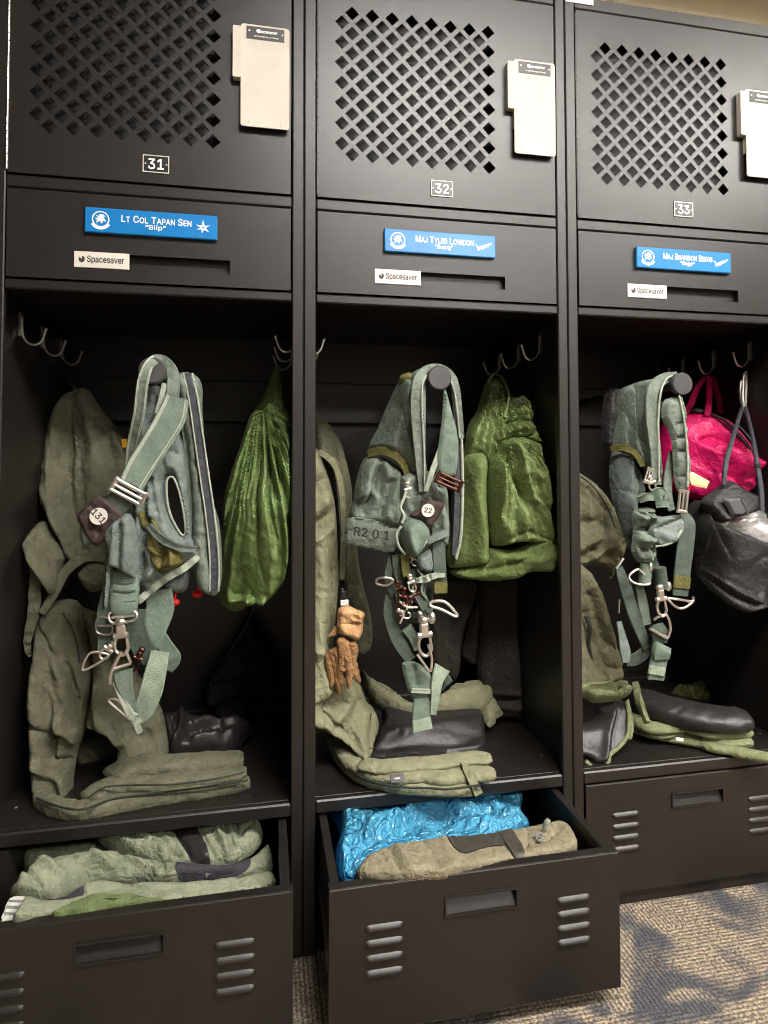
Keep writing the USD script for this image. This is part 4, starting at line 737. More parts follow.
obj('sleeve', puff(K_(118, 528, 200, 520, 310, 590, 330, 640, 310, 720, 295, 800, 262, 865, 150, 840, 45, 822, 68, 720, 78, 640), [(360, 460, .15), (400, 480, .1), (355, 515, .12), (395, 525, .07)], .028, rim=7, folds=[(K_(190, 540, 160, 640, 110, 790), -.016, 2), (K_(240, 640, 200, 760, 190, 800), -.012, 2), (K_(85, 760, 130, 740, 160, 690), -.012, 2), (K_(150, 560, 110, 700), .012, 5), (K_(200, 560, 230, 640, 215, 800), .014, 6), (K_(90, 720, 130, 680, 150, 700), .012, 4), (K_(270, 600, 260, 720, 280, 830), .010, 5), (K_(230, 640, 185, 700), -.012, 3)], wr=[(.002, 30, 9, 100, 113)]), 'vest_sage', t)
obj('sleeve_tape', band(K_, [(138, 505, .12), (200, 492, .1), (262, 512, .075), (305, 550, .06), (330, 610, .05)], [8, 9, 9, 8, 7], .004), 'olive_tape', t)
cf = obj('sleeve_cuff', puff(K_(40, 820, 150, 818, 265, 858, 292, 900, 262, 988, 140, 970, 18, 946, 18, 915), [(350, 520, .10), (395, 530, .055), (345, 545, .10), (392, 550, .055)], .012, rim=2.5, smooth=2, folds=[(K_(40, 832, 150, 832, 262, 872), -.005, 1.5)], wr=[(.0015, 30, 10, 10, 137)]), 'vest_sage', t, label='grey stencilled cuff')
q = K_(158, 905)[0]; stn = text('R2 0 1', .019, .0012); stn.vertices[:, 0] *= .082 / np.ptp(stn.bounds[:, 0]); obj('stencil', place(stn, q[0] - 1, q[1] + 2, .046, -7, turn=-22), 'dark_print', cf)
lp = [(405, 690, .03), (388, 500, .02), (372, 300, .01), (378, 170, .0), (410, 112, .02), (470, 92, .05), (530, 118, .04), (562, 180, .03), (578, 300, .03), (590, 430, .04)]
obj('neck_loop', band(K_, lp, [10, 12, 13, 13, 12, 11, 10, 9, 8, 7], .006), 'vest_sage', t)
obj('loop_edge', cat([rod(K_, [(412, 690, .02), (410, 500, .012), (400, 300, .004), (402, 170, -.004), (422, 120, .016)], .002), rod(K_, [(520, 125, .03), (552, 180, .022), (572, 300, .022), (584, 430, .03)], .002)]), 'binding', t)
obj('chest_strap', puff(K_(506, 195, 518, 200, 552, 330, 577, 440, 565, 605, 500, 622, 470, 592, 478, 480, 498, 330), .015, .006, rim=3, smooth=2, folds=[(K_(520, 210, 572, 440), -.003, 1.5)], wr=[(.001, 14, 8, 80, 114)]), 'webbing', t)
obj('chest_strap', band(K_, [(490, 480, .02), (450, 590, .012), (418, 690, .008)], [5, 6, 5], .004), 'binding', t)
q = K_(528, 642)[0]; obj('buckle', place(buckle(.058, .026, .004), q[0], q[1], -.004, -24), 'bronze', t, label='dark red-brown metal buckle')
obj('float_lobe', puff(K_(535, 130, 576, 185, 592, 400, 602, 650, 594, 900, 566, 1022, 540, 1012, 542, 700, 556, 500, 552, 300), .09, .03, rim=6), 'vest_sage', t)
obj('zipper', band(K_, [(552, 180, .07), (568, 400, .058), (570, 700, .055), (556, 1000, .06)], [5, 5, 6, 5], .003), 'zip_tape', t)
obj('lobe_edge', rod(K_, [(572, 190, .06), (590, 400, .055), (598, 650, .055), (590, 900, .055), (566, 1015, .06)], .0035), 'binding', t)
obj('vest_front', puff(L_(215, -20, 330, -60, 420, -60, 530, 40, 548, 200, 545, 450, 430, 480, 320, 540, 235, 545, 200, 400, 205, 200), .055, .02, rim=8, folds=[(L_(420, 0, 440, 120), .008, 4), (L_(300, 40, 290, 250), -.01, 3), (L_(480, 100, 500, 420), .008, 4)], wr=[(.004, 20, 8, 70, 119)]), 'vest_sage', t)
obj('strap_bundle', puff(L_(205, 520, 330, 525, 425, 640, 440, 900, 400, 985, 335, 1000, 255, 960, 195, 800, 180, 640), .06, .02, rim=7, folds=[(L_(260, 560, 270, 900), -.012, 3), (L_(340, 620, 350, 940), .012, 4), (L_(390, 700, 380, 940), -.01, 3)], wr=[(.006, 20, 8, 85, 120)]), 'webbing_dark', t)
obj('release_patch', puff(L_(395, 120, 440, 140, 515, 158, 508, 205, 450, 300, 430, 335, 395, 320, 345, 275, 265, 255, 330, 205), .01, .006, rim=3, smooth=2, wr=[(.0015, 10, 6, 40, 115)]), 'brown_patch', t, label='red-brown patch round the label')
q = L_(405, 212)[0]; d, tx = discmark(q[0], q[1], -.0035, .0145, '22', -10); o = obj('round_label', d, 'label_paper', t); obj('numerals', tx, 'dark_print', o)
po = obj('pouch', puff(L_(240, 310, 290, 276, 360, 286, 412, 350, 402, 420, 325, 532, 262, 515, 226, 430, 224, 350), .01, .03, rim=9, folds=[(L_(250, 340, 270, 430, 300, 520), .006, 4)]), 'webbing', t)
obj('stitching', rod(L_, [(406, 372, -.008), (388, 430, -.01), (352, 485, -.008), (318, 525, -.002)], .0028), 'white_print', po)
obj('pull_cord', rod(L_, [(275, -10, .02), (255, 60, .012), (240, 120, .008), (212, 190, .005), (238, 250, .0), (222, 300, .0)], .0035), 'binding', t)
obj('pull_cord', rod(L_, [(220, 320, .0), (186, 380, .0), (200, 460, .0), (245, 520, .005)], .003), 'binding', t)
obj('snap_hook', place(snaphook(.035, .012), *L_(265, 70)[0], .01, 10), 'bright_steel', t)
obj('lower_pouch', puff(L_(325, 540, 370, 510, 418, 482, 436, 560, 432, 640, 370, 640, 315, 600), .025, .02, rim=5, wr=[(.002, 12, 7, 70, 116)]), 'vest_blue', t)
obj('elastic', band(L_, [(412, 425, .01), (470, 395, .008), (538, 365, .02)], [7, 8, 8], .004), 'vest_blue', t)
obj('leg_strap', band(L_, [(470, 330, .03), (478, 450, .025), (484, 600, .02), (490, 730, .02)], [13, 14, 14, 14], .005), 'webbing_dark', t)
obj('strap_end', band(L_, [(490, 710, .016), (492, 790, .014)], 14.5, .006), 'olive_tape', t)
obj('leg_strap', band(L_, [(240, 520, .02), (245, 600, .02), (255, 670, .02)], [9, 9, 8], .005), 'olive_tape', t)
obj('clip_strip', band(L_, [(328, 700, .01), (390, 690, .004), (440, 670, .004), (515, 662, .015)], [5, 7, 6, 4], .005, ripple=.003), 'binding', t)
for q_, w_ in (([(170, 470, .07), (140, 580, .055), (128, 690, .042), (165, 810, .045)], 8), ([(225, 500, .06), (205, 600, .055), (185, 720, .05), (205, 860, .05)], 10)): obj('leg_strap', band(L_, q_, w_, .004), 'webbing_dark', t)
obj('ring', ringlink(L_, [(50, 690, .04), (100, 680, .03), (150, 690, .03), (160, 710, .03), (110, 735, .035), (50, 725, .04)], .0026), 'bright_steel', t)
obj('link', ringlink(L_, [(430, 850, .012), (520, 850, .004), (605, 935, .0), (590, 950, .0), (500, 905, .004), (425, 880, .01)], .0034), 'bright_steel', t)
obj('snap_hook', place(snaphook(.085, .024), *M_(383, 255)[0], .005, 4), 'bright_steel', t)
k = trimesh.creation.icosphere(2, .011); k.vertices *= [.8, 1.2, .8]
obj('release_knob', place(k, *M_(432, 125)[0], .0), 'bright_steel', t); obj('release_knob', place(k, *M_(350, 110)[0], .012, 20), 'dull_steel', t)
obj('link', cat([rod(M_, [(405, 310, .0), (432, 410, -.004), (425, 500, .0)], .0028), rod(M_, [(330, 380, .004), (415, 500, .0)], .003)]), 'bright_steel', t)
obj('hook_chain', cat([rod(M_, [(205, 10, .02), (260, 50, .015), (330, 50, .015)], .0026), rod(M_, [(240, 95, .02), (208, 165, .015)], .0026), rod(M_, [(262, -30, .02), (258, 70, .015)], .0024)]), 'bright_steel', t)
obj('snap_hook', place(snaphook(.045, .014), *L_(225, 820)[0], .02, -15), 'bronze', t)
for zx, zy, ln, an, mt in ((205, 760, .036, 20, 'bronze'), (248, 880, .05, -30, 'bronze'), (300, 560, .03, 40, 'dull_steel'), (330, 800, .04, 10, 'bronze'), (235, 930, .034, 60, 'bright_steel')): obj('snap_hook', place(snaphook(ln, ln * .34), *L_(zx, zy)[0], .02, an), mt, t)
for zz in ([(170, 560, .05), (190, 680, .045), (180, 800, .04), (215, 960, .04)], [(255, 520, .03), (262, 640, .025), (300, 700, .02), (290, 860, .02)], [(330, 620, .02), (370, 690, .012), (360, 780, .012), (395, 830, .012)]): obj('pull_cord', rod(L_, zz, .0028), 'webbing', t)
obj('snap_hook', place(snaphook(.04, .013), *L_(290, 720)[0], .015, 15), 'bright_steel', t)
obj('leg_strap', band(L_, [(300, 620, .03), (300, 700, .03), (345, 800, .02), (395, 900, .015)], [10, 12, 12, 11], .005), 'webbing_dark', t)
obj('leg_strap', band(L_, [(180, 520, .05), (200, 640, .045), (235, 740, .04)], [9, 11, 11], .004), 'webbing', t)
obj('leg_strap', band(M_, [(125, -40, .05), (128, 100, .045), (190, 270, .04), (285, 420, .03)], [6, 11, 14, 12], .004), 'webbing_dark', t)
obj('leg_strap', band(M_, [(255, 190, .03), (300, 260, .03), (330, 350, .02)], [12, 10, 7], .004), 'webbing', t)
obj('wide_strap', puff(M_(222, 440, 300, 425, 380, 470, 428, 530, 430, 690, 360, 700, 285, 680, 245, 560), .03, .006, rim=3, smooth=2, folds=[(M_(300, 430, 330, 660), -.004, 2)], wr=[(.0015, 16, 8, 80, 118)]), 'webbing', t)
obj('loop_bar', band(M_, [(288, 632, .018), (420, 636, .018)], 4, .006), 'binding', t)
obj('strap_end', band(M_, [(358, 690, .022), (358, 800, .018), (366, 905, .012)], [16, 19, 21], .006), 'webbing', t)
obj('strap_end', band(M_, [(355, 830, .012), (368, 910, .008)], [18, 21], .005), 'velcro', t)
obj('velcro_strap', band(M_, [(505, 470, .03), (470, 560, .02), (455, 680, .015), (440, 800, .015)], [18, 13, 9, 7], .005), 'velcro', t)
obj('leg_strap', puff(M_(480, 452, 530, 500, 578, 565, 530, 610, 490, 650, 500, 580), .04, .006, rim=3, smooth=2), 'webbing_dark', t)

# ---- bag 32
t = thing('helmet_bag', 'olive green nylon bag with two lobes hanging on the right side of locker 32', 'bag', at(500, 578, y=.25))
YO = [(465, 450, .26), (500, 390, .25), (535, 470, .14), (490, 575, .22), (550, 560, .10), (455, 570, .29)]
obj('body', puff(O_(100, 420, 180, 385, 215, 420, 212, 600, 225, 860, 190, 905, 100, 920, 30, 900, 60, 700, 85, 560), YO, .04, rim=14, folds=[(O_(150, 420, 170, 880), .010, 8)], wr=[(.004, 60, 14, 88, 121)]), 'bag_olive', t)
obj('body', puff(O_(285, 322, 410, 288, 430, 238, 450, 400, 482, 500, 497, 650, 520, 770, 495, 810, 400, 800, 330, 805, 240, 815, 214, 700, 225, 460, 262, 380), YO, .04, rim=9,
    folds=[(O_(275, 380, 300, 470, 372, 612), -.030, 4), (O_(300, 360, 330, 480, 385, 600), .016, 5), (O_(262, 400, 250, 600), .010, 5), (O_(300, 330, 330, 400, 340, 480), .012, 4), (O_(245, 460, 245, 650, 290, 790), .014, 7), (O_(380, 420, 380, 470, 420, 500), .012, 4), (O_(370, 610, 350, 700, 360, 780), .012, 6), (O_(420, 350, 470, 600), .010, 6), (O_(270, 790, 370, 740, 420, 760, 500, 790), -.012, 4)], wr=[('rays', tuple(O_(270, 250)[0]), .014, 12., 122, 30., 110.), (.003, 10, 7, 60, 127), (.004, 40, 10, 80, 123)], res=1.8), 'bag_olive', t)
obj('base', puff(O_(50, 930, 190, 890, 232, 828, 330, 838, 430, 800, 522, 768, 528, 810, 512, 920, 480, 938, 400, 938, 330, 972, 200, 980, 80, 965), YO, .05, rim=10, folds=[(O_(60, 935, 200, 920, 330, 880, 520, 790), -.014, 3), (O_(330, 860, 400, 870, 500, 840), .01, 5)], wr=[(.005, 18, 9, 0, 124)]), 'bag_olive', t)
nk = obj('gathered_neck', puff(O_(200, 90, 222, 52, 262, 40, 290, 70, 318, 105, 345, 132, 380, 115, 412, 150, 422, 245, 415, 310, 285, 335, 265, 370, 245, 440, 205, 470, 168, 400, 105, 440, 112, 370, 130, 260, 170, 190), [(490, 382, .30), (500, 385, .30), (528, 410, .18), (470, 440, .28), (525, 435, .16), (485, 465, .26)], .02, rim=7, folds=[(O_(290, 255, 350, 235, 412, 245), -.012, 2), (O_(290, 290, 350, 270, 412, 275), .012, 3), (O_(330, 150, 350, 200, 410, 190), .010, 3)], wr=[('rays', tuple(O_(255, 10)[0]), .020, 16., 125, 22., 130.), (.005, 10, 6, 60, 126)], res=1.6), 'bag_olive', t)
q = O_(382, 138)[0]; obj('grommet', place(trimesh.creation.annulus(.004, .0085, .004, sections=18), q[0], q[1], .165), 'dull_steel', nk)
obj('drawcord', rod(O_, [(222, 60, .28), (250, 20, .29), (290, 40, .27), (320, 120, .22), (300, 220, .2)], .004), 'bag_olive', t)

t = thing('trousers', 'dark brown-black trousers hanging behind the green bag at the back of locker 32', 'trousers', at(500, 716, z=SH))
obj('leg', puff(T_(-60, 120, 60, 90, 205, 110, 195, 250, 152, 350, 122, 500, 112, 620, 78, 690, 10, 640, -60, 560), [(440, 590, .42), (470, 600, .4), (450, 680, .4)], .02, rim=8, wr=[(.004, 50, 12, 80, 131)]), 'trouser_cloth', t)
obj('leg', puff(T_(200, 190, 232, 170, 228, 400, 226, 592, 130, 552, 150, 420), [(475, 600, .41), (480, 660, .40), (465, 655, .4)], .016, rim=6, folds=[(T_(135, 515, 222, 555), -.005, 2), (T_(215, 240, 160, 520), .008, 5)]), 'trouser_cloth', t)
obj('leg', puff(T_(225, 110, 340, 80, 430, 85, 440, 250, 442, 400, 460, 640, 462, 895, 400, 895, 310, 880, 215, 700, 226, 400), [(485, 590, .38), (512, 590, .33), (480, 690, .36), (518, 710, .30)], .025, rim=10, folds=[(T_(250, 770, 450, 790), -.006, 2), (T_(260, 730, 450, 745), .006, 3), (T_(260, 810, 450, 830), .006, 3), (T_(330, 120, 350, 700), .008, 10)], wr=[(.003, 50, 14, 88, 133)]), 'trouser_cloth', t)

# ---- drawer 32
t = thing('plastic_bag', 'crumpled translucent blue plastic bag in the open drawer of locker 32', 'plastic bag', at(420, 850, z=.08))
obj('film', puff(U_(28, 85, 100, 60, 250, 42, 400, 24, 520, 20, 556, 50, 545, 100, 568, 128, 560, 150, 450, 190, 340, 205, 240, 225, 180, 250, 100, 282, 60, 278, 42, 205, 56, 150, 38, 112), [(330, 810, .14), (520, 790, .14), (345, 880, -.16), (340, 845, -.05), (420, 850, -.06), (520, 830, -.02), (420, 800, .14)], .035, n=(0, -.6, 1), rim=10,
    folds=[(U_(60, 130, 150, 160, 240, 110), .016, 7), (U_(200, 150, 300, 100, 420, 115), .014, 7), (U_(300, 160, 420, 125, 540, 95), -.014, 6), (U_(60, 210, 120, 195, 160, 150), .014, 6), (U_(430, 60, 480, 110, 530, 120), .012, 5), (U_(80, 260, 110, 200), -.012, 4), (U_(340, 80, 380, 140, 480, 150), .012, 5), (U_(140, 90, 230, 130, 260, 180), -.012, 4)], wr=[(.004, 30, 14, 35, 141), (.003, 14, 9, 120, 142), (.004, 40, 12, -30, 143)], res=1.6), 'blue_film', t)
t = thing('folded_jacket', 'tan canvas jacket folded at the front of the open drawer of locker 32', 'folded clothes', at(470, 870, z=.1))
YU = [(370, 860, -.15), (360, 878, -.20), (470, 845, -.12), (470, 865, -.19), (560, 828, -.08), (575, 852, -.17)]
HJ = dict(out=U_(108, 280, 112, 235, 150, 206, 230, 184, 330, 170, 420, 165, 500, 152, 560, 140, 620, 128, 655, 120, 684, 142, 704, 200, 640, 225, 430, 262, 300, 280), depth=YU, T=.03, n=(0, -.6, 1), rim=8, folds=[(U_(150, 215, 190, 265), -.006, 1.6), (U_(200, 195, 240, 265), .006, 4), (U_(270, 180, 320, 260), -.006, 2), (U_(555, 200, 610, 190, 650, 160, 630, 140), -.008, 1.6), (U_(330, 185, 360, 250), .006, 4), (U_(180, 205, 215, 268), -.006, 1.6), (U_(560, 150, 560, 215), -.005, 1.6)], wr=[(.002, 26, 9, 70, 145)])
obj('cloth', puff(**HJ), 'jacket_tan', t)
obj('pocket_flap', patch(U_(342, 174, 420, 168, 492, 160, 528, 198, 450, 212, 380, 228), HJ, .004), 'flap_grey', t, label='dark grey pocket flap')
obj('strap', patch(U_(478, 156, 508, 152, 552, 228, 520, 234), HJ, .006), 'flap_grey', t, label='dark grey strap')
q = U_(602, 156)[0]; g_ = trimesh.creation.annulus(.004, .009, .004, sections=18); obj('grommet', place(g_, q[0], q[1], -.165, 0, tilt=-45), 'flap_grey', t)
obj('pull_tip', band(U_, [(612, 132, -.14), (622, 118, -.145), (628, 108, -.145)], [2, 5, 3], .006), 'binding', t)

# ================================================================== locker 33
V_, X_, Y1, Y2, T1, T2, PB, BB = Z(560, 300, 3.692), Z(600, 360, 5.12), Z(600, 480, 6.4), Z(600, 570, 6.4), Z(576, 460, 3.2), Z(570, 640, 3.879), Z(680, 340, 7.314), Z(680, 460, 6.4)
t = thing('flight_suit', 'green anti-g suit in locker 33, its black-lined leg stretched along the shelf', 'flight suit', at(600, 765, z=SH))
Y3 = [(570, 480, .30), (610, 500, .26), (615, 560, .22), (570, 600, .2), (612, 660, .2), (570, 690, .14), (615, 690, .18)]
obj('body', puff(T1(-60, 20, 15, 45, 60, 75, 100, 125, 132, 180, 150, 240, 122, 330, 112, 382, 90, 345, 50, 335, -60, 320), Y3, .03, rim=10, folds=[(T1(20, 90, 80, 160, 60, 240), -.016, 3), (T1(-10, 270, 60, 230, 100, 280), .016, 5), (T1(10, 320, 90, 260, 140, 230), .012, 4), (T1(110, 190, 130, 260, 100, 330), .010, 4), (T1(-20, 200, 60, 190), -.012, 4), (T1(20, 130, 30, 240), .012, 6)], wr=[(.006, 30, 10, 60, 151)]), 'suit_drab', t)
obj('piping', cat([wires([(x, y, d_) for (x, y), d_ in zip(T1(0, 42, 55, 85, 100, 150, 125, 215), (.25, .23, .2, .18))], .0022)]), 'piping', t, label='dark piping along the shoulder')
obj('leg', puff(T1(-60, 300, 15, 335, 40, 370, 70, 430, 102, 530, 130, 610, 130, 690, 70, 715, -60, 720), Y3, .04, rim=12, folds=[(T1(20, 350, 60, 480, 100, 660), .014, 8), (T1(15, 420, 60, 560, 110, 600), -.014, 3), (T1(20, 540, 60, 640, 120, 650), -.012, 3), (T1(60, 600, 70, 680), .012, 4), (T1(0, 480, 20, 560), -.014, 4)], wr=[(.006, 40, 10, 70, 152)]), 'suit_drab', t)
obj('zip_pull', cat([rod(T1, [(30, 500, .15), (45, 540, .14), (40, 590, .14), (50, 640, .14)], .005)]), 'rubber_black', t)
obj('waist', puff(T2(-30, 160, 60, 175, 150, 165, 200, 160, 238, 190, 225, 215, 180, 235, 90, 245, 50, 225, -30, 230), [(570, 690, .12), (625, 685, .15), (575, 700, .11), (625, 697, .13)], .03, n=(0, -.8, .6), rim=7, folds=[(T2(60, 200, 150, 205, 230, 180), -.012, 2), (T2(60, 190, 130, 180), .012, 4), (T2(150, 175, 200, 210), -.012, 2)], wr=[(.005, 16, 8, 10, 153)]), 'suit_green', t)
zt = lambda l, zz: zl(T2, l, zz)
obj('liner', loft(zt((240, 225, 300, 250, 400, 278, 500, 298, 600, 308, 685, 305), SH + .07), [20, 28, 27, 26, 24, 20], [.09, .1, .1, .1, .1, .09], k=28, wrn=.004, seed=33), 'leather_black', t, label='black leg lining')
obj('liner_edge', band(T2, [(255, 170, .18), (270, 240, .10), (300, 320, .06)], [5, 7, 5], .012), 'suit_green', t)
obj('hem', loft(zt((185, 215, 225, 265, 270, 320, 330, 342, 430, 335, 520, 355, 600, 362, 695, 352), SH + .04), [8, 9, 10, 9, 8, 9, 9, 7], .045, wrn=.005, seed=34), 'suit_green', t)
obj('hem', loft(zt((190, 250, 240, 320, 330, 360, 430, 352, 520, 372, 600, 390, 700, 392), SH + .025), [7, 8, 8, 8, 8, 8, 7], .045, wrn=.005, seed=35), 'suit_green', t)
obj('hem', loft(zt((225, 345, 330, 372, 430, 388, 510, 402, 560, 420, 640, 432, 720, 448, 800, 462), SH + .012), [3, 5, 7, 9, 10, 10, 9, 9], .03, wrn=.003, seed=36), 'suit_green', t)
obj('leg_end', puff(T2(640, 300, 690, 330, 700, 370, 712, 415, 660, 425, 620, 380), [(740, 720, .12), (750, 745, .05), (735, 740, .07)], .02, n=(0, -.6, 1), rim=5, folds=[(T2(640, 350, 700, 365), -.01, 2), (T2(640, 380, 705, 395), -.01, 2)]), 'suit_green', t)
q = T2(425, 386)[0]; obj('care_label', place(rbox(.022, .008, .003, .0006), q[0], q[1], at(q[0], q[1], z=SH + .02)[1] - .02, -12), 'label_paper', t)
obj('boot_liner', puff(T2(-20, 330, 50, 322, 85, 312, 102, 290, 105, 262, 150, 248, 218, 238, 222, 320, 212, 400, 155, 440, 130, 472, 90, 482, 50, 455, -20, 440), [(580, 740, .10), (620, 705, .12), (625, 740, .08), (590, 765, .05)], .03, n=(0, -1, .3), rim=10, folds=[(T2(152, 255, 125, 350, 115, 450), .008, 4), (T2(165, 260, 140, 350, 128, 450), -.007, 2)], wr=[(.0015, 24, 14, 60, 154)]), 'leather_black', t, label='black leather-like foot lining')
obj('edge_binding', rod(T2, [(222, 235, .09), (228, 300, .075), (222, 370, .06), (190, 415, .05), (155, 445, .04), (145, 480, .035), (100, 500, .03), (60, 470, .04)], .005), 'suit_green', t)
obj('edge_binding', puff(T2(225, 225, 245, 330, 230, 385, 160, 450, 150, 485, 95, 505, 60, 478, 95, 490, 140, 460, 205, 405, 218, 330), [(627, 700, .1), (625, 735, .07), (595, 766, .04)], .012, rim=3), 'suit_green', t)
t = thing('scarf', 'crumpled camouflage cloth at the back of the shelf in locker 33', 'cloth', at(710, 703, z=SH))
obj('cloth', puff(T2(385, 205, 480, 195, 540, 165, 590, 145, 650, 168, 662, 205, 640, 252, 560, 262, 440, 240), [(680, 692, .42), (720, 680, .42), (735, 690, .40), (735, 703, .34), (690, 700, .38)], .05, n=(0, -.6, 1), rim=9, folds=[(T2(590, 160, 600, 240), -.016, 3), (T2(480, 210, 560, 190), .01, 4)], wr=[(.008, 18, 9, 20, 161)]), 'camo', t)
obj('loose_end', band(T2, [(600, 175, .38), (640, 165, .36), (662, 175, .35)], [2, 3, 4], .004), 'binding', t)

t = thing('harness', 'grey-green harness over the pole of locker 33 with a wide hanging strap', 'harness', at(650, 684, y=.06))
obj('vest', puff(X_(85, 170, 160, 125, 225, 105, 310, 95, 322, 112, 302, 300, 300, 600, 262, 610, 240, 590, 205, 525, 110, 468, 60, 445, 85, 290), [(615, 440, .16), (660, 385, .08), (655, 470, .04), (625, 390, .16)], .015, rim=5, folds=[(X_(110, 180, 90, 430), .010, 5), (X_(170, 140, 180, 300, 240, 560), -.014, 3), (X_(140, 160, 150, 440), .012, 5), (X_(220, 130, 240, 300, 270, 580), .012, 5), (X_(250, 140, 262, 500), -.012, 2.4), (X_(105, 260, 180, 430), -.010, 3)], wr=[(.003, 60, 9, 80, 171)]), 'vest_sage', t)
obj('rear_mesh', puff(X_(20, 180, 100, 150, 95, 300, 55, 450, 10, 420), .2, .02, rim=6, wr=[(.005, 14, 8, 60, 172)]), 'black_nylon', t)
obj('sleeve_tape', band(X_, [(58, 460, .12), (110, 448, .1), (160, 465, .08), (195, 500, .06), (218, 545, .05)], [7, 8, 9, 8, 7], .004), 'olive_tape', t)
obj('sleeve', puff(X_(58, 480, 125, 482, 185, 550, 222, 660, 185, 740, 172, 900, 150, 965, 90, 810, 48, 640), [(612, 470, .14), (640, 490, .08), (630, 540, .08), (610, 500, .13)], .03, rim=9, folds=[(X_(110, 500, 100, 650, 150, 900), .012, 6), (X_(150, 540, 190, 640, 170, 720), -.012, 3), (X_(80, 660, 140, 690), -.008, 3)], wr=[(.002, 40, 10, 75, 173)]), 'vest_blue', t)
obj('neck_loop', band(X_, [(290, 640, .02), (282, 470, .02), (262, 300, .015), (268, 160, .01), (320, 100, .02), (390, 80, .05)], [11, 14, 15, 15, 13, 9], .006), 'vest_sage', t)
obj('loop_edge', rod(X_, [(302, 620, .012), (300, 450, .01), (298, 300, .006), (312, 160, .002), (345, 92, .012), (380, 82, .03)], .0024), 'binding', t)
obj('shoulder_pad', puff(X_(322, 215, 365, 190, 404, 178, 428, 265, 442, 400, 452, 560, 444, 655, 400, 680, 378, 600, 362, 400, 315, 300), .03, .012, rim=4, folds=[(X_(380, 330, 420, 320), -.008, 2), (X_(380, 400, 430, 395), -.008, 2), (X_(385, 470, 440, 470), -.008, 2), (X_(385, 600, 445, 590), -.008, 2), (X_(405, 200, 425, 420, 430, 640), .006, 3)], wr=[(.003, 14, 9, 10, 174)]), 'vest_sage', t)
obj('pad_edge', rod(X_, [(404, 180, .012), (428, 290, .008), (444, 430, .006), (450, 560, .006), (446, 650, .01)], .0026), 'binding', t)
obj('chest_strap', band(X_, [(375, 470, .05), (352, 580, .045), (345, 680, .04), (365, 770, .04)], [10, 11, 11, 9], .005), 'vest_sage', t)
q = X_(421, 724)[0]; obj('buckle', cat([place(buckle(.050, .026, .003), q[0], q[1], -.005, 82)]), 'bright_steel', t, label='bright upright metal buckle')
q = X_(246, 592)[0]; obj('buckle', place(buckle(.032, .018, .003), q[0], q[1], .0, 70), 'bright_steel', t)
obj('snap_hook', place(snaphook(.036, .014), *X_(265, 630)[0], .002, 15), 'bright_steel', t)
obj('webbing_keeper', band(X_, [(200, 712, .02), (240, 700, .008), (275, 702, .01)], [8, 9, 8], .012), 'webbing', t)
obj('webbing_keeper', band(X_, [(268, 690, .008), (300, 680, .0), (318, 690, .004)], [10, 13, 12], .010), 'webbing', t)
obj('webbing_keeper', band(X_, [(285, 735, .005), (315, 732, -.002), (342, 732, .004)], [9, 10, 9], .012), 'webbing', t)
po = obj('pouch', puff(Y1(325, 285, 345, 230, 400, 235, 490, 222, 520, 238, 524, 325, 490, 382, 425, 420, 350, 425, 305, 350), .01, .014, rim=3, folds=[(Y1(340, 310, 430, 275, 520, 235), -.010, 2), (Y1(350, 330, 440, 380), .006, 5)], wr=[(.002, 16, 9, 20, 175)]), 'vest_blue', t, label='blue-grey pouch')
obj('stitching', rod(Y1, [(522, 320, -.006), (490, 375, -.008), (430, 412, -.008), (355, 425, .0)], .0028), 'binding', po)
obj('crumpled_flap', puff(Y1(205, 220, 250, 178, 330, 178, 335, 250, 318, 310, 352, 420, 335, 500, 255, 532, 200, 460, 210, 340), .03, .012, rim=4, folds=[(Y1(215, 240, 300, 230), .012, 3), (Y1(230, 190, 320, 185), .01, 2.5), (Y1(210, 320, 300, 300, 320, 320), -.014, 2), (Y1(220, 380, 300, 370), .012, 3), (Y1(240, 440, 320, 430), -.012, 2), (Y1(270, 380, 280, 500), .012, 3)], wr=[(.007, 9, 5, 50, 176)], res=1.6), 'vest_sage', t)
ws = [(540, 215, .03), (560, 280, .015), (545, 430, .01), (525, 600, .008), (512, 740, .008)]
obj('leg_strap', band(Y1, ws, [12, 20, 21, 20, 19], .005), 'webbing_dark', t)
obj('strap_band', band(Y1, [(528, 615, .004), (520, 692, .004)], 20.5, .005), 'olive_tape', t)
obj('link', cat([rod(Y2, [(432, 180, .004), (500, 188, .0), (590, 200, .002), (596, 170, .002)], .0034), rod(Y2, [(432, 182, .004), (470, 225, .0), (510, 245, .0), (550, 238, .0), (592, 205, .002)], .003)]), 'bright_steel', t)
obj('link', ringlink(Y2, [(186, 45, .01), (212, 12, .01), (255, 0, .012), (322, 80, .008), (265, 94, .004), (208, 76, .006)], .0028), 'bright_steel', t)
obj('riser', band(Y2, [(330, -80, .035), (368, 40, .03), (392, 190, .02)], [11, 12, 8], .004), 'webbing_dark', t)
obj('riser', band(Y2, [(275, -80, .04), (285, 20, .035), (262, 90, .02)], [9, 10, 7], .004), 'webbing_dark', t)
cyl = trimesh.creation.cylinder(.014, .05, sections=20); cyl.vertices = cyl.vertices[:, [0, 2, 1]]
obj('riser_sleeve', place(cyl, *Y2(392, 50)[0], .01, 8), 'webbing_dark', t); obj('riser_sleeve', place(cyl, *Y2(290, 25)[0], .02, -8), 'webbing', t)
obj('snap_hook', place(snaphook(.075, .02), *Y2(392, 195)[0], .002, 6), 'bright_steel', t)
k = trimesh.creation.icosphere(2, .009); k.vertices *= [.8, 1.3, .8]; obj('release_knob', place(k, *Y2(438, 105)[0], .0), 'bright_steel', t); obj('release_knob', place(k, *Y2(320, -20)[0], .01), 'bright_steel', t)
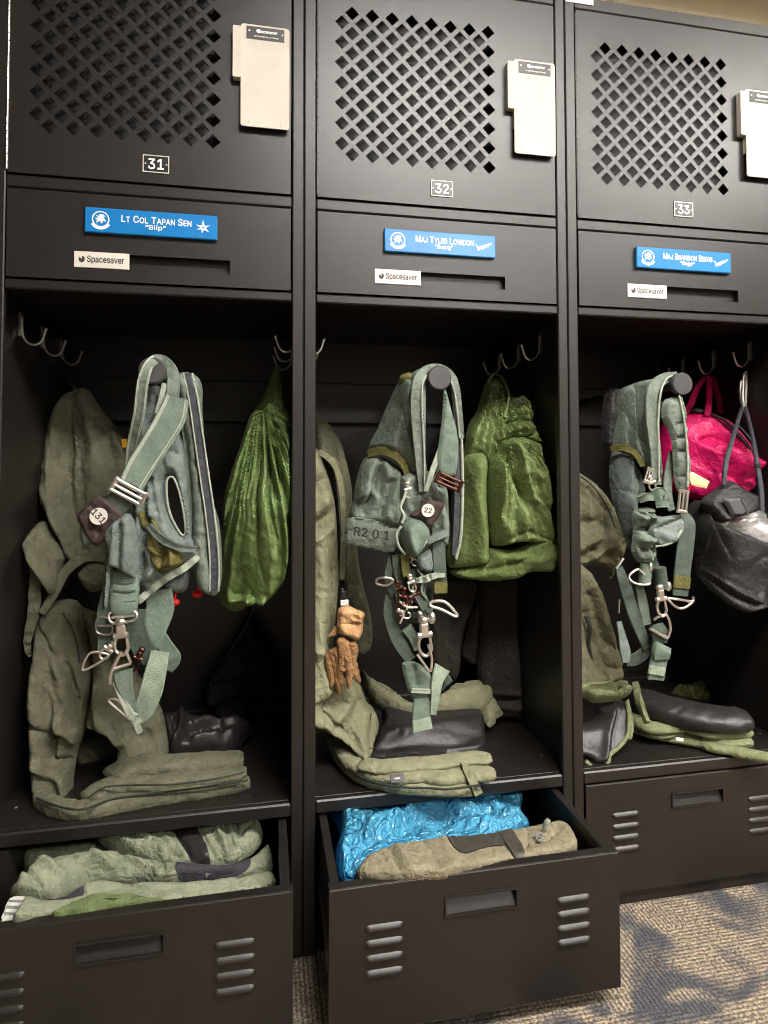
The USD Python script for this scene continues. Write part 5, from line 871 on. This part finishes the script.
obj('leg_strap', band(Y2, [(118, -20, .04), (160, 100, .035), (215, 280, .035), (275, 430, .03), (300, 500, .03)], [9, 14, 14, 12, 10], .004), 'webbing_dark', t)
obj('leg_strap', band(Y2, [(250, 100, .04), (275, 220, .04), (300, 350, .035)], [9, 12, 10], .004), 'webbing', t)
obj('leg_strap', band(Y2, [(120, 330, .05), (140, 420, .045), (160, 520, .04), (165, 590, .04)], [6, 9, 13, 9], .005), 'vest_blue', t)
obj('leg_strap', band(Y2, [(170, 580, .045), (230, 570, .04), (290, 520, .035), (320, 460, .03)], [12, 14, 14, 10], .004), 'webbing_dark', t)
obj('strap_hook', rod(Y2, [(150, -75, .03), (105, -10, .03)], .003), 'chrome', t)
o = obj('strap_hook', rod(Y2, [(125, 190, .03), (120, 275, .03)], .002), 'chrome', t)
obj('carabiner', cat([rod(Y2, [(345, 320, .01), (372, 300, .006), (425, 290, .002), (450, 360, .0), (440, 420, .0), (425, 440, .0)], .0032), rod(Y2, [(320, 375, .0), (430, 435, -.002)], .004)]), 'bright_steel', t)
obj('strap_loop', band(Y2, [(362, 345, .012), (380, 400, .008), (385, 470, .01)], [14, 20, 18], .006), 'webbing_dark', t)
obj('strap_end', band(Y2, [(400, 480, .0), (392, 520, -.004), (385, 565, .0)], [20, 22, 20], .012), 'webbing', t)
obj('strap_end', band(Y2, [(382, 550, .006), (368, 620, .004), (355, 700, .006)], [20, 20, 20], .008), 'webbing', t)
obj('strap_end', band(Y2, [(368, 615, .0), (358, 670, .0)], [20, 20], .006), 'velcro', t)
o = obj('paper_tag', puff(X_(450, 568, 478, 575, 562, 622, 556, 632, 545, 658, 500, 650, 468, 640), .03, .003, rim=2, smooth=1), 'tag_paper', t, label='folded manila paper tag')
obj('tag_cord', rod(X_, [(440, 560, .02), (455, 572, .025), (452, 700, .01), (436, 790, .01)], .0016), 'red_plastic', o)

t = thing('backpack', 'bright pink nylon backpack hanging at the back of locker 33', 'backpack', at(720, 500, y=.25))
YP = [(665, 430, .30), (700, 410, .27), (735, 440, .16), (756, 465, .13), (680, 490, .27), (730, 495, .18)]
obj('body', puff(V_(372, 470, 420, 420, 480, 412, 545, 415, 612, 448, 662, 500, 716, 600, 700, 640, 695, 700, 640, 730, 560, 745, 475, 732, 395, 690, 366, 640), YP, .05, rim=20, folds=[(V_(470, 520, 530, 512, 580, 528, 610, 550), -.018, 3), (V_(470, 540, 540, 560, 600, 560), .012, 8), (V_(610, 620, 640, 600, 690, 600), .012, 5), (V_(560, 640, 600, 660, 600, 720), -.012, 4), (V_(540, 690, 600, 650, 700, 610), .010, 6), (V_(470, 480, 560, 470), -.006, 2)], wr=[(.005, 26, 12, 20, 181)]), 'pink_nylon', t)
obj('zipper', band(PB, [(225, 545, .215), (330, 590, .17), (450, 715, .12), (550, 850, .10)], [2, 3.5, 4, 3], .004), 'rubber_black', t)
obj('side_panel', puff(PB(420, 960, 520, 920, 570, 930, 580, 1000, 560, 1100, 430, 1100), .16, .03, rim=6), 'black_nylon', t)
for l, w_ in (([(180, 275, .28), (120, 360, .27), (75, 470, .26), (20, 560, .26)], [6, 7, 8, 7]), ([(210, 268, .275), (212, 380, .25), (200, 560, .22)], [7, 8, 8]), ([(240, 272, .28), (280, 400, .26), (300, 530, .25)], [6, 7, 7])):
    obj('handle', band(PB, l, w_, .006), 'pink_tape', t)
obj('shoulder_strap', band(PB, [(40, 520, .27), (110, 515, .25), (170, 520, .24)], [4, 5, 4], .006), 'rubber_black', t)

t = thing('cooler_bag', 'black cooler bag with silver lining hanging from a carabiner in locker 33', 'bag', at(740, 610, y=.12))
YB3 = [(690, 500, .16), (745, 535, .10), (768, 545, .10), (700, 580, .14), (745, 605, .09), (790, 560, .12)]
obj('body', puff(BB(50, 290, 130, 255, 190, 365, 245, 402, 400, 470, 550, 532, 584, 546, 586, 900, 500, 955, 430, 975, 390, 965, 300, 920, 110, 745, 95, 560, 102, 420, 52, 350), [(690, 500, .15), (712, 525, .06), (745, 535, .035), (768, 548, .05), (697, 580, .13), (750, 606, .045), (760, 598, .07), (800, 560, .10), (700, 560, .12), (720, 575, .07)], .02, rim=4, smooth=2,
    folds=[(BB(195, 390, 185, 520, 105, 690), -.010, 3), (BB(215, 420, 290, 610), -.008, 3), (BB(560, 545, 520, 640, 478, 930), .010, 3), (BB(575, 560, 535, 650, 495, 930), -.010, 2), (BB(115, 700, 300, 820, 455, 890), .010, 2.4), (BB(112, 725, 300, 850, 450, 915), -.012, 2), (BB(455, 640, 550, 590), -.006, 3), (BB(100, 520, 180, 420), .008, 4), (BB(260, 600, 330, 640, 420, 620), .005, 8)], wr=[(.0015, 60, 16, 50, 191)], res=1.8), 'black_nylon', t)
obj('lining', puff(BB(238, 408, 330, 370, 440, 342, 520, 338, 584, 346, 584, 545, 550, 530, 400, 466), [(720, 525, .075), (760, 515, .12), (765, 540, .055), (790, 530, .09)], .02, n=(0, -.7, .7), rim=6, folds=[(BB(300, 410, 420, 380, 600, 420), -.010, 3), (BB(360, 420, 480, 430, 600, 500), .010, 3), (BB(380, 390, 460, 410, 560, 470), -.01, 2)], wr=[(.004, 18, 7, 25, 192)], res=1.6), 'silver_foil', t, label='silver foil lining')
fl = obj('flap', puff(BB(128, 268, 210, 195, 250, 168, 320, 130, 400, 182, 515, 242, 500, 285, 470, 335, 330, 382, 250, 402, 190, 350), [(700, 500, .09), (730, 482, .09), (755, 505, .045), (722, 520, .06)], .02, rim=6, folds=[(BB(250, 200, 400, 190), -.006, 3), (BB(150, 270, 260, 380), .008, 4)], wr=[(.002, 30, 10, 40, 193)]), 'black_nylon', t)
obj('velcro_patch', puff(BB(262, 240, 385, 232, 440, 345, 330, 362), [(722, 498, .05), (740, 498, .035), (735, 515, .03)], .005, rim=2, smooth=1), 'rubber_black', fl, label='square black fastener patch')
obj('strap', band(PB, [(455, 490, .135), (415, 620, .12), (365, 790, .10), (335, 900, .085), (320, 1060, .07)], [3, 4, 5, 6, 5], .005), 'zip_tape', t)
obj('strap', band(PB, [(480, 490, .135), (525, 680, .09), (560, 880, .05), (590, 1080, .02), (600, 1250, .01)], [3, 4, 5, 6, 6], .005), 'zip_tape', t)
obj('strap_tail', rod(PB, [(420, 620, .12), (480, 680, .10), (530, 750, .08)], .0018), 'zip_tape', t)
obj('slider', place(rbox(.016, .012, .006, .001), *PB(566, 920)[0], .04, 5), 'rubber_black', t)
obj('ring', ringlink(BB, [(505, 285, .12), (520, 300, .118), (515, 330, .12), (500, 320, .12)], .0022), 'chrome', t)
t = thing('carabiner', 'long steel carabiner on the front right coat hook of locker 33', 'carabiner', at(746, 410, y=.145))
obj('frame', ringlink(PB, [(470, 246, .145), (482, 240, .145), (486, 300, .143), (482, 420, .14), (474, 512, .138), (464, 508, .14), (460, 470, .14), (459, 380, .143), (462, 290, .145)], .0035), 'bright_steel', t)
obj('gate', rod(PB, [(446, 300, .14), (440, 380, .138), (450, 470, .138)], .0042), 'dull_steel', t)
